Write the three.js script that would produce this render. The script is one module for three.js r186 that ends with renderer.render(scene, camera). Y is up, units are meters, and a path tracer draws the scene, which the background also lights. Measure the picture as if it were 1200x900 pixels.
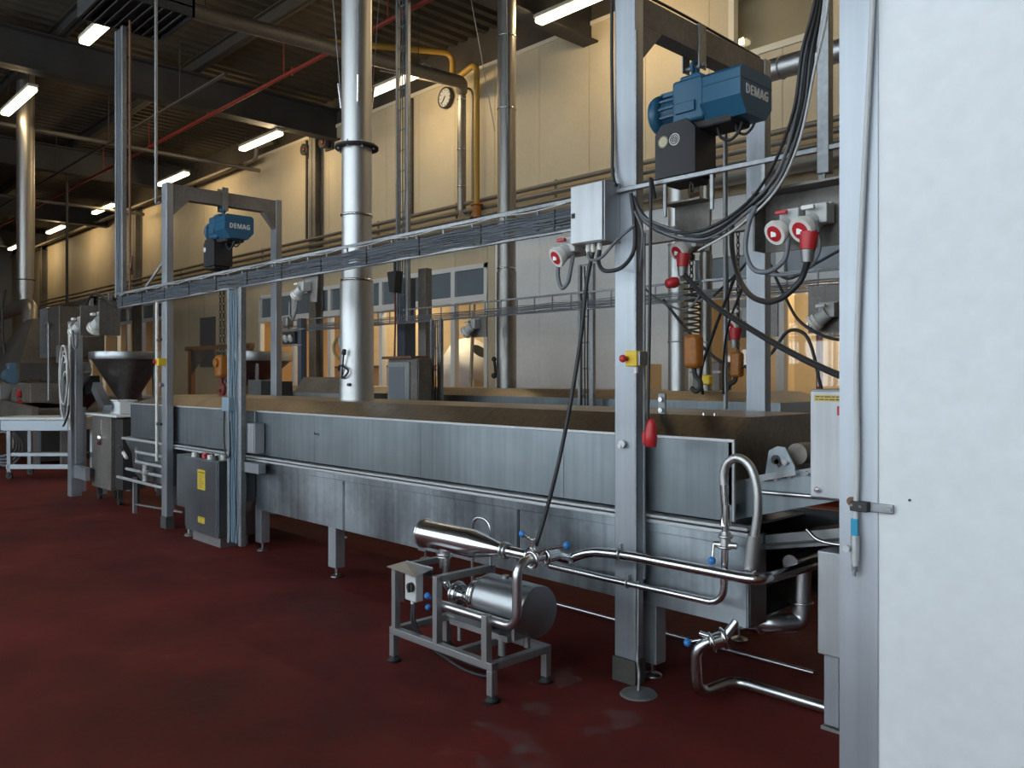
import * as THREE from 'three';
import { RoundedBoxGeometry } from 'three/addons/geometries/RoundedBoxGeometry.js';
import { mergeGeometries } from 'three/addons/utils/BufferGeometryUtils.js';
import { TextGeometry } from 'three/addons/geometries/TextGeometry.js';
import { FontLoader } from 'three/addons/loaders/FontLoader.js';
import { RectAreaLightUniformsLib } from 'three/addons/lights/RectAreaLightUniformsLib.js';

// ---------------------------------------------------------------- camera, sky, exposure
RectAreaLightUniformsLib.init();
const scene = new THREE.Scene();
const renderer = new THREE.WebGLRenderer({ antialias: true });
renderer.toneMapping = THREE.LinearToneMapping;
renderer.toneMappingExposure = 1.0;
renderer.shadowMap.enabled = true;
const camera = new THREE.PerspectiveCamera(2 * Math.atan(450 / 971) * 180 / Math.PI, 1200 / 900, 0.05, 200);
camera.position.set(0, 1.6, 0);
camera.rotation.set(0, Math.atan2(1007, 971), 0);
camera.setViewOffset(1200, 900, 0, 8, 1200, 900);
scene.background = new THREE.Color().setRGB(0.80, 0.915, 1.0);
scene.backgroundIntensity = 5.0;
const LAMP = { color: new THREE.Color().setRGB(1, 0.73, 0.40), intensity: 42 };      // hall luminaires
const OFFICE = { color: new THREE.Color().setRGB(1, 0.77, 0.46), intensity: 82 };    // lamps of the rooms behind the glazing

// ---------------------------------------------------------------- helpers
let seed = 7;
const rnd = () => { seed = (seed * 1664525 + 1013904223) % 4294967296; return seed / 4294967296; };
const V = (x, y, z) => new THREE.Vector3(x, y, z);
const used = new Map();
const numbered = (n) => { const k = used.get(n) ?? 0; used.set(n, k + 1); return k ? n + '_' + String(k).padStart(3, '0') : n; };
const bases = new WeakMap();
function plain(g) {
  if (g.index) g = g.toNonIndexed();
  for (const k of Object.keys(g.attributes)) if (!['position', 'normal', 'uv'].includes(k)) g.deleteAttribute(k);
  g.morphAttributes = {};
  return g;
}
function metres(g) {           // texture coordinates in metres, by the way each face points
  g = plain(g);
  const p = g.attributes.position, n = g.attributes.normal, uv = new Float32Array(p.count * 2);
  for (let i = 0; i < p.count; i += 3) {
    let nx = 0, ny = 0, nz = 0;
    for (let k = 0; k < 3; k++) { nx += n.getX(i + k); ny += n.getY(i + k); nz += n.getZ(i + k); }
    nx = Math.abs(nx); ny = Math.abs(ny); nz = Math.abs(nz);
    for (let k = i; k < i + 3; k++) {
      const x = p.getX(k), y = p.getY(k), z = p.getZ(k);
      if (ny >= nx && ny >= nz) { uv[2 * k] = x; uv[2 * k + 1] = z; } else if (nx >= nz) { uv[2 * k] = z; uv[2 * k + 1] = y; } else { uv[2 * k] = x; uv[2 * k + 1] = y; }
    }
  }
  g.setAttribute('uv', new THREE.BufferAttribute(uv, 2));
  return g;
}
function box(x0, x1, y0, y1, z0, z1, b = 0) {
  if (x0 > x1) [x0, x1] = [x1, x0];
  if (y0 > y1) [y0, y1] = [y1, y0];
  if (z0 > z1) [z0, z1] = [z1, z0];
  const w = x1 - x0, h = y1 - y0, d = z1 - z0;
  const g = b ? new RoundedBoxGeometry(w, h, d, 2, Math.min(b, w / 2.1, h / 2.1, d / 2.1)) : new THREE.BoxGeometry(w, h, d);
  g.translate((x0 + x1) / 2, (y0 + y1) / 2, (z0 + z1) / 2);
  return metres(g);
}
const mid = (x, y, z, w, h, d, b) => box(x - w / 2, x + w / 2, y - h / 2, y + h / 2, z - d / 2, z + d / 2, b);
function along(g, p, q) {       // a shape made along +y and centred is laid from p to q
  const a = V(...p), b = V(...q), dir = b.clone().sub(a);
  g.applyQuaternion(new THREE.Quaternion().setFromUnitVectors(V(0, 1, 0), dir.clone().normalize()));
  const c = a.add(b).multiplyScalar(0.5);
  return g.translate(c.x, c.y, c.z);
}
const dist = (p, q) => Math.hypot(p[0] - q[0], p[1] - q[1], p[2] - q[2]);
const cyl = (p, q, r, r2 = r, seg = 16, open = false) => plain(along(new THREE.CylinderGeometry(r2, r, dist(p, q), seg, 1, open), p, q));
const bar = (p, q, w, d = w) => metres(along(new THREE.BoxGeometry(w, dist(p, q), d), p, q));
function tube(pts, r, seg = 0, rad = 8, closed = false) {
  const c = new THREE.CatmullRomCurve3(pts.map((p) => V(...p)), closed, 'centripetal');
  return plain(new THREE.TubeGeometry(c, seg || Math.max(8, pts.length * 6), r, rad, closed));
}
function pipe(pts, r, bend = r * 2.2, rad = 14) {   // straight runs with rounded elbows
  const v = pts.map((p) => V(...p)), path = [];
  const put = (a) => { if (!path.length || path[path.length - 1].distanceTo(a) > 1e-4) path.push(a); };
  put(v[0]);
  for (let i = 1; i < v.length - 1; i++) {
    const a = v[i - 1].clone().sub(v[i]), b = v[i + 1].clone().sub(v[i]);
    const d = Math.min(bend, a.length() * 0.48, b.length() * 0.48);
    const s = v[i].clone().add(a.normalize().multiplyScalar(d)), e = v[i].clone().add(b.normalize().multiplyScalar(d));
    const q = new THREE.QuadraticBezierCurve3(s, v[i], e);
    for (let k = 0; k <= 8; k++) put(q.getPoint(k / 8));
  }
  put(v[v.length - 1]);
  // sweep a ring with a carried frame
  const pos = [], nor = [], uv = [], idx = [];
  let T = path[1].clone().sub(path[0]).normalize(), N = Math.abs(T.y) < 0.9 ? V(0, 1, 0) : V(1, 0, 0);
  N.sub(T.clone().multiplyScalar(N.dot(T))).normalize();
  let len = 0;
  path.forEach((p, i) => {
    const t = (i < path.length - 1 ? path[i + 1].clone().sub(i ? path[i - 1] : p) : p.clone().sub(path[i - 1])).normalize();
    N.applyQuaternion(new THREE.Quaternion().setFromUnitVectors(T, t)); T = t;
    N.sub(T.clone().multiplyScalar(N.dot(T))).normalize();
    const B = T.clone().cross(N);
    if (i) len += p.distanceTo(path[i - 1]);
    for (let k = 0; k <= rad; k++) {
      const a = k / rad * Math.PI * 2, n = N.clone().multiplyScalar(Math.cos(a)).add(B.clone().multiplyScalar(Math.sin(a)));
      pos.push(p.x + n.x * r, p.y + n.y * r, p.z + n.z * r); nor.push(n.x, n.y, n.z); uv.push(k / rad, len);
    }
  });
  for (let i = 0; i < path.length - 1; i++) for (let k = 0; k < rad; k++) { const a = i * (rad + 1) + k, b = a + rad + 1; idx.push(a, a + 1, b, b, a + 1, b + 1); }
  const g = new THREE.BufferGeometry();
  g.setAttribute('position', new THREE.Float32BufferAttribute(pos, 3)); g.setAttribute('normal', new THREE.Float32BufferAttribute(nor, 3)); g.setAttribute('uv', new THREE.Float32BufferAttribute(uv, 2)); g.setIndex(idx);
  return plain(g);
}
const lathe = (prof, p, dir = [0, 1, 0], seg = 32) => {   // profile [r, h] along dir from p
  const g = new THREE.LatheGeometry(prof.map(([r, h]) => new THREE.Vector2(r, h)), seg);
  g.applyQuaternion(new THREE.Quaternion().setFromUnitVectors(V(0, 1, 0), V(...dir).normalize()));
  return plain(g.translate(...p));
};
const torus = (p, dir, R, r, seg = 20, rad = 8, arc = Math.PI * 2) => {
  const g = new THREE.TorusGeometry(R, r, rad, seg, arc);
  g.applyQuaternion(new THREE.Quaternion().setFromUnitVectors(V(0, 0, 1), V(...dir).normalize()));
  return plain(g.translate(...p));
};
const ball = (p, r) => plain(new THREE.SphereGeometry(r, 14, 10).translate(...p));
function poly(quads) {            // flat faces from corner lists
  const pos = [];
  for (const q of quads) for (let i = 1; i < q.length - 1; i++) pos.push(...q[0], ...q[i], ...q[i + 1]);
  const g = new THREE.BufferGeometry();
  g.setAttribute('position', new THREE.Float32BufferAttribute(pos, 3));
  g.setAttribute('uv', new THREE.Float32BufferAttribute(new Float32Array(pos.length / 3 * 2), 2));
  g.computeVertexNormals();
  return metres(g);
}
function prism(outline, axis, a, b) {   // outline of [u, v] extruded from a to b along x, y or z
  const s = new THREE.Shape(outline.map(([u, v]) => new THREE.Vector2(u, v)));
  const g = new THREE.ExtrudeGeometry(s, { depth: b - a, bevelEnabled: false });
  g.translate(0, 0, a);
  if (axis === 'z') return metres(g);
  if (axis === 'x') g.applyMatrix4(new THREE.Matrix4().set(0, 0, 1, 0, 0, 1, 0, 0, 1, 0, 0, 0, 0, 0, 0, 1));   // u -> z, v -> y
  else g.applyMatrix4(new THREE.Matrix4().set(1, 0, 0, 0, 0, 0, 1, 0, 0, 1, 0, 0, 0, 0, 0, 1));               // u -> x, v -> z
  return metres(flip(plain(g)));
}
function flip(g) {   // turn the faces over
  const p = g.attributes.position;
  for (let i = 0; i < p.count; i += 3) { const a = [p.getX(i + 1), p.getY(i + 1), p.getZ(i + 1)]; p.setXYZ(i + 1, p.getX(i + 2), p.getY(i + 2), p.getZ(i + 2)); p.setXYZ(i + 2, ...a); }
  g.computeVertexNormals();
  return g;
}
function thing(name, label, category, base = [0, 0, 0], group) {
  const o = new THREE.Group();
  o.name = numbered(name); o.position.set(...base); o.userData = { label, category };
  if (group) o.userData.group = group;
  scene.add(o); bases.set(o, base);
  return o;
}
// a part from shapes given in world places
function part(parent, name, geos, m, label) {
  const b = bases.get(parent), list = Array.isArray(geos) ? geos : [geos];
  const g = list.length > 1 ? mergeGeometries(list) : list[0];
  const o = new THREE.Mesh(g.translate(-b[0], -b[1], -b[2]), m);
  o.name = name; if (label) o.userData.label = label;
  parent.add(o); bases.set(o, b);
  return o;
}
function solo(name, label, category, geos, m, group, base = null) {   // a thing that is one mesh
  const list = Array.isArray(geos) ? geos : [geos], g = list.length > 1 ? mergeGeometries(list) : list[0];
  let b = base;
  if (!b) { g.computeBoundingBox(); const c = g.boundingBox; b = [(c.min.x + c.max.x) / 2, c.min.y, (c.min.z + c.max.z) / 2]; }
  const o = new THREE.Mesh(g.translate(-b[0], -b[1], -b[2]), m);
  o.name = numbered(name); o.position.set(...b); o.userData = { label, category }; if (group) o.userData.group = group;
  scene.add(o); bases.set(o, b);
  return o;
}
function structure(name, geos, m, label) {
  const o = solo(name, label, undefined, geos, m); delete o.userData.category; o.userData.kind = 'structure'; if (!label) delete o.userData.label;
  return o;
}
function copy(o, d, label, group) {
  const c = o.clone(); c.name = numbered(o.name.replace(/_\d{3}$/, '')); c.position.add(V(...d)); c.userData = { ...o.userData, label: label ?? o.userData.label }; if (group) c.userData.group = group;
  scene.add(c); return c;
}

// ---------------------------------------------------------------- textures
function noiseField(w, h, cells, oct = 4, sx = 1, sy = 1) {      // tileable value noise, 0..1
  const out = new Float32Array(w * h);
  let amp = 1, tot = 0, cx = cells * sx, cy = cells * sy;
  for (let o = 0; o < oct; o++) {
    const gx = Math.max(1, Math.round(cx)), gy = Math.max(1, Math.round(cy)), grid = Float32Array.from({ length: gx * gy }, rnd);
    for (let y = 0; y < h; y++) {
      const v = y / h * gy, y0 = Math.floor(v), fy = v - y0, ty = fy * fy * (3 - 2 * fy), r0 = (y0 % gy) * gx, r1 = ((y0 + 1) % gy) * gx;
      for (let x = 0; x < w; x++) {
        const u = x / w * gx, x0 = Math.floor(u), fx = u - x0, tx = fx * fx * (3 - 2 * fx), a = x0 % gx, b = (x0 + 1) % gx;
        out[y * w + x] += amp * ((grid[r0 + a] * (1 - tx) + grid[r0 + b] * tx) * (1 - ty) + (grid[r1 + a] * (1 - tx) + grid[r1 + b] * tx) * ty);
      }
    }
    tot += amp; amp *= 0.5; cx *= 2; cy *= 2;
  }
  for (let i = 0; i < out.length; i++) out[i] /= tot;
  return out;
}
function texture(w, h, fn, srgb, repeat = 1) {
  const d = new Uint8Array(w * h * 4);
  for (let i = 0; i < w * h; i++) { const c = fn(i); d[i * 4] = c[0]; d[i * 4 + 1] = c[1]; d[i * 4 + 2] = c[2]; d[i * 4 + 3] = 255; }
  const t = new THREE.DataTexture(d, w, h);
  t.wrapS = t.wrapT = THREE.RepeatWrapping; t.magFilter = THREE.LinearFilter; t.minFilter = THREE.LinearMipmapLinearFilter; t.generateMipmaps = true;
  t.repeat.set(repeat, repeat); if (srgb) t.colorSpace = THREE.SRGBColorSpace; t.needsUpdate = true;
  return t;
}
const clamp = (x, a = 0, b = 255) => Math.max(a, Math.min(b, x));
const S = 512;
const cloud = noiseField(S, S, 4, 5), streakH = noiseField(S, S, 8, 4, 0.25, 16), streakV = noiseField(S, S, 8, 4, 12, 0.3), fine = noiseField(S, S, 90, 3);
const steelRough = texture(S, S, (i) => { const v = clamp(255 * (0.58 + 0.2 * (cloud[i] - 0.5) + 0.07 * (streakH[i] - 0.5) + 0.06 * (fine[i] - 0.5))); return [v, v, v]; }, false, 0.8);
const steelTone = texture(S, S, (i) => { const v = clamp(222 + 70 * (cloud[i] - 0.5) + 26 * (streakV[i] - 0.5)); return [v, v, v]; }, true, 0.45);
const wornTone = texture(S, S, (i) => { const v = clamp(200 + 190 * (cloud[i] - 0.45) + 60 * (streakV[i] - 0.5) + 24 * (fine[i] - 0.5), 130, 252); return [v, v, v]; }, true, 0.3);
const bump = texture(S, S, (i) => { const v = clamp(255 * (0.5 + 0.6 * (cloud[i] - 0.5) + 0.2 * (streakH[i] - 0.5))); return [v, v, v]; }, false, 0.5);
const stainA = noiseField(1024, 1024, 5, 6), stainB = noiseField(1024, 1024, 24, 4), grit = noiseField(1024, 1024, 240, 2);
const floorTone = texture(1024, 1024, (i) => {
  const k = 0.85 + 0.5 * (stainA[i] - 0.5) + 0.25 * (stainB[i] - 0.5) + 0.22 * (grit[i] - 0.5), w = clamp((stainB[i] - 0.73) * 3.2 + (stainA[i] - 0.62) * 1.6, 0, 0.35);
  return [clamp(106 * k * (1 - w) + 116 * w), clamp(38 * k * (1 - w) + 76 * w), clamp(33 * k * (1 - w) + 71 * w)];
}, true, 1 / 6);
const floorRough = texture(1024, 1024, (i) => { const v = clamp(255 * (0.74 + 0.4 * (stainA[i] - 0.5) + 0.2 * (grit[i] - 0.5))); return [v, v, v]; }, false, 1 / 6);
const wallTone = texture(S, S, (i) => { const v = clamp(240 + 26 * (cloud[i] - 0.5) + 10 * (fine[i] - 0.5)); return [v, v, v]; }, true, 0.33);
const dustTone = texture(S, S, (i) => { const v = clamp(210 + 80 * (cloud[i] - 0.5) + 40 * (fine[i] - 0.5)); return [v, v, v]; }, true, 0.6);

// ---------------------------------------------------------------- materials
const lin = (r, g, b) => new THREE.Color().setRGB(r, g, b);
const std = (c, roughness, metalness = 0, more = {}) => new THREE.MeshStandardMaterial({ color: Array.isArray(c) ? lin(...c) : c, roughness, metalness, ...more });
const M = {
  steel: std([0.32, 0.365, 0.39], 0.75, 1, { map: steelTone, roughnessMap: steelRough, bumpMap: bump, bumpScale: 0.0012 }),
  steelSmooth: std([0.34, 0.355, 0.365], 0.6, 1, { roughnessMap: steelRough }),
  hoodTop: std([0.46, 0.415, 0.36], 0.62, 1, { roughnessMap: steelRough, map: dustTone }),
  columnSteel: std([0.30, 0.285, 0.25], 0.6, 0.3, { map: dustTone }),
  polished: std([0.66, 0.66, 0.67], 0.2, 1),
  tubeSteel: std([0.6, 0.61, 0.62], 0.3, 1),
  flue: std([0.53, 0.535, 0.53], 0.46, 1),
  galv: std([0.47, 0.49, 0.51], 0.55, 0.85, { map: dustTone }),
  post: std([0.52, 0.555, 0.60], 0.5, 0.8, { map: steelTone }),
  cabinet: std([0.56, 0.58, 0.60], 0.48, 0.75, { map: steelTone }),
  cast: std([0.36, 0.36, 0.36], 0.5, 0.9),
  floor: new THREE.MeshPhysicalMaterial({ color: 0xffffff, roughness: 1, map: floorTone, roughnessMap: floorRough, specularIntensity: 0.4 }),
  cream: std([0.62, 0.53, 0.365], 0.6, 0, { map: wallTone }),
  paleWall: std([0.88, 0.89, 0.88], 0.55, 0, { map: wallTone }),
  white: std([0.78, 0.81, 0.82], 0.5, 0, { map: wallTone }),
  hallWall: std([0.5, 0.49, 0.46], 0.8, 0, { map: wallTone }),
  officeWall: std([0.80, 0.68, 0.47], 0.8, 0, { map: wallTone }),
  officeOrange: std([0.70, 0.47, 0.25], 0.8, 0, { map: wallTone }),
  frameWhite: std([0.72, 0.73, 0.72], 0.45),
  frameCream: std([0.72, 0.66, 0.52], 0.5),
  bluePane: std([0.16, 0.20, 0.23], 0.25),
  blind: std([0.33, 0.27, 0.17], 0.8),
  glass: new THREE.MeshPhysicalMaterial({ color: 0xffffff, transmission: 1, roughness: 0.03, thickness: 0, ior: 1.5 }),
  deck: std([0.085, 0.07, 0.05], 0.75, 0, { map: dustTone }),
  girder: std([0.05, 0.05, 0.052], 0.6, 0, { map: dustTone }),
  purlin: std([0.085, 0.08, 0.072], 0.6, 0.3, { map: dustTone }),
  redPipe: std([0.20, 0.02, 0.015], 0.5),
  gas: std([0.36, 0.21, 0.03], 0.5),
  wallPipe: std([0.34, 0.31, 0.26], 0.5, 0.5, { map: dustTone }),
  blue: std([0.022, 0.115, 0.21], 0.42, 0, { bumpMap: bump, bumpScale: 0.001 }),
  blueDark: std([0.016, 0.075, 0.14], 0.5),
  rubber: std([0.018, 0.018, 0.02], 0.6),
  bag: std([0.02, 0.02, 0.023], 0.55, 0, { bumpMap: bump, bumpScale: 0.003 }),
  cableDark: std([0.022, 0.024, 0.027], 0.5),
  cableGrey: std([0.15, 0.165, 0.18], 0.5),
  cableTray: std([0.085, 0.098, 0.115], 0.5),
  plasticGrey: std([0.50, 0.51, 0.50], 0.5),
  plasticWhite: std([0.75, 0.73, 0.68], 0.45),
  red: std([0.50, 0.025, 0.03], 0.42),
  redDeep: std([0.17, 0.016, 0.014], 0.45),
  orange: std([0.55, 0.19, 0.02], 0.45, 0, { map: dustTone }),
  yellow: std([0.75, 0.52, 0.03], 0.5),
  blueKnob: std([0.03, 0.20, 0.55], 0.4),
  blueTag: std([0.02, 0.27, 0.45], 0.45),
  chain: std([0.10, 0.085, 0.07], 0.45, 0.9),
  dark: std([0.03, 0.03, 0.03], 0.6),
  belt: std([0.05, 0.05, 0.048], 0.55, 0.3),
  concrete: std([0.085, 0.085, 0.075], 0.8, 0, { map: dustTone }),
  railSteel: std([0.52, 0.54, 0.55], 0.5, 0.55),
  steelWorn: std([0.54, 0.61, 0.655], 0.75, 1, { map: wornTone, roughnessMap: steelRough, bumpMap: bump, bumpScale: 0.001 }),
  hoodDull: std([0.17, 0.15, 0.13], 0.5, 0.5, { map: dustTone }),
  portalBeam: std([0.30, 0.26, 0.225], 0.55, 0.1, { map: dustTone }),
  hopper: std([0.27, 0.25, 0.235], 0.42, 0.9, { map: dustTone }),
  rust: std([0.17, 0.09, 0.05], 0.75),
  timber: std([0.22, 0.12, 0.06], 0.7),
  tin: std([0.33, 0.31, 0.285], 0.55, 0.7, { map: dustTone }),
  letter: std([0.80, 0.80, 0.78], 0.5),
  duct: std([0.48, 0.46, 0.43], 0.4, 0.9, { map: dustTone }),
  ductDull: std([0.30, 0.27, 0.23], 0.55, 0.5, { map: dustTone }),
  lampBody: std([0.5, 0.48, 0.42], 0.6),
  lampGlow: std([0.9, 0.85, 0.7], 0.5, 0, { emissive: lin(1, 0.86, 0.56), emissiveIntensity: 5 }),
  officeGlow: std([0.9, 0.8, 0.6], 0.5, 0, { emissive: lin(1, 0.8, 0.45), emissiveIntensity: 5 }),
};
const font = await new FontLoader().loadAsync('fonts/droid/droid_sans_bold.typeface.json');

// ================================================================ THE SETTING
const X0 = -46, X1 = 6, ZB = -10.5, ZF = 5, DECK = 8.1;
structure('floor', box(X0, X1, -0.2, 0, -14.2, ZF + 0.2), M.floor, 'dark red resin floor of the production hall');
{ // dried whitish splash marks on the floor by the portal
  const f = scene.children.find((c) => c.name === 'floor'), n = 256, a = noiseField(n, n, 5, 5), b = noiseField(n, n, 20, 3);
  const mk = texture(n, n, (i) => { const x = (i % n) / n - 0.5, y = Math.floor(i / n) / n - 0.5, r = Math.hypot((x + y * 0.8) * 2.6, (y - x * 0.5) * 1.5); const v = clamp(255 * Math.max(0, (a[i] * 0.8 + b[i] * 0.4 - 0.46) * 2.2 - r * 0.5)); return [v, v, v]; }, false, 1);
  const g = new THREE.PlaneGeometry(1.5, 1.5).rotateX(-Math.PI / 2).translate(-2.62, 0.0008, -2.85);
  part(f, 'dried_stain', plain(g), std([0.20, 0.15, 0.14], 1.0, 0, { alphaMap: mk, transparent: true }), 'whitish dried splash marks');
}

// ceiling: slab and corrugated sheet with ribs running across the hall
{
  const c = structure('ceiling', box(X0, X1, DECK + 0.1, DECK + 0.3, -14.2, ZF + 0.2), M.deck, 'corrugated metal roof deck');
  const pos = [], prof = []; let x = X0;
  while (x < X1) { prof.push([x, DECK + 0.07], [x + 0.1, DECK + 0.07], [x + 0.14, DECK], [x + 0.26, DECK], [x + 0.3, DECK + 0.07]); x += 0.3; }
  const q = [];
  for (let i = 0; i < prof.length - 1; i++) { const [a, ya] = prof[i], [b, yb] = prof[i + 1]; if (b - a > 1e-4) q.push([[a, ya, ZB], [b, yb, ZB], [b, yb, ZF], [a, ya, ZF]]); }
  part(c, 'corrugated_sheet', poly(q), M.deck);
}
// back wall: insulated panels with joints, round the glazing
const holes = { window_1: [-20.6, -11.55, 0.9, 3.76], window_2: [-34.5, -26.9, 0.9, 4.1], window_3: [-7.05, -3.4, 0.9, 3.42], window_4: [-6.4, -5.05, 6.1, 7.1] };
{
  const g = new THREE.Group(); g.name = 'wall_back'; g.userData = { kind: 'structure', label: 'panel wall with glazed rooms behind the pipes' }; scene.add(g); bases.set(g, [0, 0, 0]);
  const cuts = [];
  for (let x = X0; x < X1 - 0.01; x += 1.155) cuts.push(x);
  cuts.push(X1);
  const J = 0.004;
  for (let i = 0; i < cuts.length - 1; i++) {
    for (const [y0, y1, m, band] of [[0, 4.2, M.paleWall, 0], [4.2, 7.45, M.cream, 1]]) {
      let cells = [[cuts[i], cuts[i + 1], y0, y1]];
      for (const h of Object.values(holes)) {
        const next = [];
        for (const c of cells) {
          const a = Math.max(c[0], h[0]), b = Math.min(c[1], h[1]), d = Math.max(c[2], h[2]), e = Math.min(c[3], h[3]);
          if (a >= b || d >= e) { next.push(c); continue; }
          if (c[0] < a) next.push([c[0], a, c[2], c[3]]);
          if (b < c[1]) next.push([b, c[1], c[2], c[3]]);
          if (c[2] < d) next.push([a, b, c[2], d]);
          if (e < c[3]) next.push([a, b, e, c[3]]);
        }
        cells = next;
      }
      for (const c of cells) {
        const mm = band === 0 && c[1] < -11 ? M.cream : m;
        const j = Math.min(J, (c[1] - c[0]) / 8); part(g, 'panel', box(c[0] + j, c[1] - j, c[2] + (c[2] ? j : 0), c[3] - j, ZB - 0.11, ZB), mm);
      }
    }
  }
  part(g, 'core', [box(X0, X1, 7.45, DECK + 0.1, ZB - 0.1, ZB)], M.deck, 'dark strip above the panels');
  part(g, 'capping', box(X0, X1, 7.43, 7.5, ZB, ZB + 0.03), M.frameCream);
}
function glazing(name, mulls, transom, m, upper, lower, label) {
  const [x0, x1, y0, y1] = holes[name], g = new THREE.Group(); g.name = name; g.userData = { kind: 'structure', label }; scene.add(g); bases.set(g, [0, 0, 0]);
  const z0 = ZB - 0.09, z1 = ZB + 0.02, w = 0.09;
  part(g, 'window_frame', [box(x0, x0 + w, y0, y1, z0, z1), box(x1 - w, x1, y0, y1, z0, z1), box(x0, x1, y1 - w, y1, z0, z1), box(x0, x1, y0, y0 + w, z0, z1)], m);
  if (transom) part(g, 'transom', box(x0, x1, transom - 0.06, transom + 0.06, z0, z1 + 0.005), m);
  for (const x of mulls) part(g, 'mullion', box(x - 0.06, x + 0.06, y0, y1, z0, z1 + 0.003), m);
  const xs = [x0, ...mulls, x1];
  for (let i = 0; i < xs.length - 1; i++) {
    part(g, 'pane', box(xs[i] + 0.05, xs[i + 1] - 0.05, y0 + 0.08, (transom || y1) - 0.06, ZB - 0.05, ZB - 0.045), lower);
    if (transom) part(g, 'pane', box(xs[i] + 0.05, xs[i + 1] - 0.05, transom + 0.06, y1 - 0.08, ZB - 0.05, ZB - 0.03), upper, 'blue grey infill pane');
  }
  return g;
}
glazing('window_1', [-18.8, -17.1, -15.0, -13.55, -12.55], 3.11, M.frameWhite, M.bluePane, M.glass, 'long glazed front of the warm lit room with blue grey upper panes');
glazing('window_2', [-33, -31.4, -30.4, -29, -27.9], 3.52, M.frameWhite, M.bluePane, M.glass, 'far glazed front seen past the steel hopper');
glazing('window_3', [-5.6], 2.92, M.frameWhite, M.bluePane, M.glass, 'glazed front of the yellow lit room behind the sockets');
glazing('window_4', [], 0, M.frameCream, M.bluePane, M.glass, 'high window with a cream frame near the roof');
structure('wall_upper_room', box(-7.2, -4.2, 5.9, 7.4, -10.95, -10.85), M.blind, 'brown blind behind the high window');

// rooms behind the glazing
structure('wall_office', [box(X0, X1, 0, 4.4, -14.2, -14)], M.officeWall, 'cream back wall of the glazed rooms');
structure('ceiling_office', box(X0, X1, 4.25, 4.4, -14, ZB - 0.115), M.officeWall);
for (const [i, x] of [-36.2, -22.2, -10.6, -2.4].entries()) structure('wall_office_partition', box(x - 0.05, x + 0.05, 0, 4.25, -14, ZB - 0.12), i === 1 ? M.officeOrange : M.officeWall);
for (const [x, z, g, t] of [[-30.5, -12.2, 'far', 'far glazed room'], [-18.6, -12.6, 'a', 'long glazed room, beside the corner partition'], [-14.2, -11.6, 'b', 'long glazed room, near the tilted white vessel'], [-5.6, -12.3, 'c', 'yellow room behind the sockets']]) {
  const o = thing('ceiling_lamp', 'glowing flat ceiling lamp of the ' + t, 'lamp', [x, 4.2, z]);
  part(o, 'lamp_housing', box(x - 0.75, x + 0.75, 4.2, 4.25, z - 0.15, z + 0.15), M.lampBody);
  part(o, 'lamp_diffuser', box(x - 0.7, x + 0.7, 4.17, 4.2, z - 0.12, z + 0.12), M.officeGlow);
  const l = new THREE.RectAreaLight(OFFICE.color, OFFICE.intensity, 1.4, 0.24); l.position.set(x, 4.16, z); l.rotation.x = -Math.PI / 2; scene.add(l);
}
// other walls; the front wall behind the camera has unseen window openings, the upper row added to brighten the back wall
structure('wall_left', box(X0 - 0.2, X0, 0, DECK + 0.3, -14.2, ZF + 0.2), M.hallWall);
structure('wall_right', box(X1, X1 + 0.2, 0, DECK + 0.3, -14.2, ZF + 0.2), M.hallWall);
{
  const rows = [[1.1, 3.5], [4.3, 7.2]], cols = [-17.4, -13.8, -10.2, -6.6, -3.0, 0.6].map((x) => [x, x + 3.1]), solid = [];
  let y = 0; for (const [a, b] of rows) { solid.push(box(X0, X1, y, a, ZF, ZF + 0.2)); y = b; let at = X0; for (const [c, d] of cols) { solid.push(box(at, c, a, b, ZF, ZF + 0.2)); at = d; } solid.push(box(at, X1, a, b, ZF, ZF + 0.2)); }
  solid.push(box(X0, X1, y, DECK + 0.3, ZF, ZF + 0.2));
  structure('wall_front', solid, M.hallWall);
  let n = 3;
  for (const [g, h] of rows) for (const [a, b] of cols) structure('trim_' + n++, [box(a, a + 0.06, g, h, ZF + 0.05, ZF + 0.15), box(b - 0.06, b, g, h, ZF + 0.05, ZF + 0.15), box(a, b, g, g + 0.06, ZF + 0.05, ZF + 0.15), box(a, b, h - 0.06, h, ZF + 0.05, ZF + 0.15), box((a + b) / 2 - 0.03, (a + b) / 2 + 0.03, g, h, ZF + 0.05, ZF + 0.15)], M.frameWhite);
}
// near partition with its metal edge
structure('wall_partition', box(-0.985, X1, 0, DECK + 0.1, -2.32, -2.2), M.white, 'smooth white painted partition wall');
structure('trim_2', [box(-1.0, -0.897, 0, DECK, -2.2, -2.196), box(-1.0, -0.985, 0, DECK, -2.33, -2.197), box(-1.0, -0.9, 0, DECK, -2.33, -2.32)], M.post, 'galvanised metal edging on the white partition');

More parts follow.
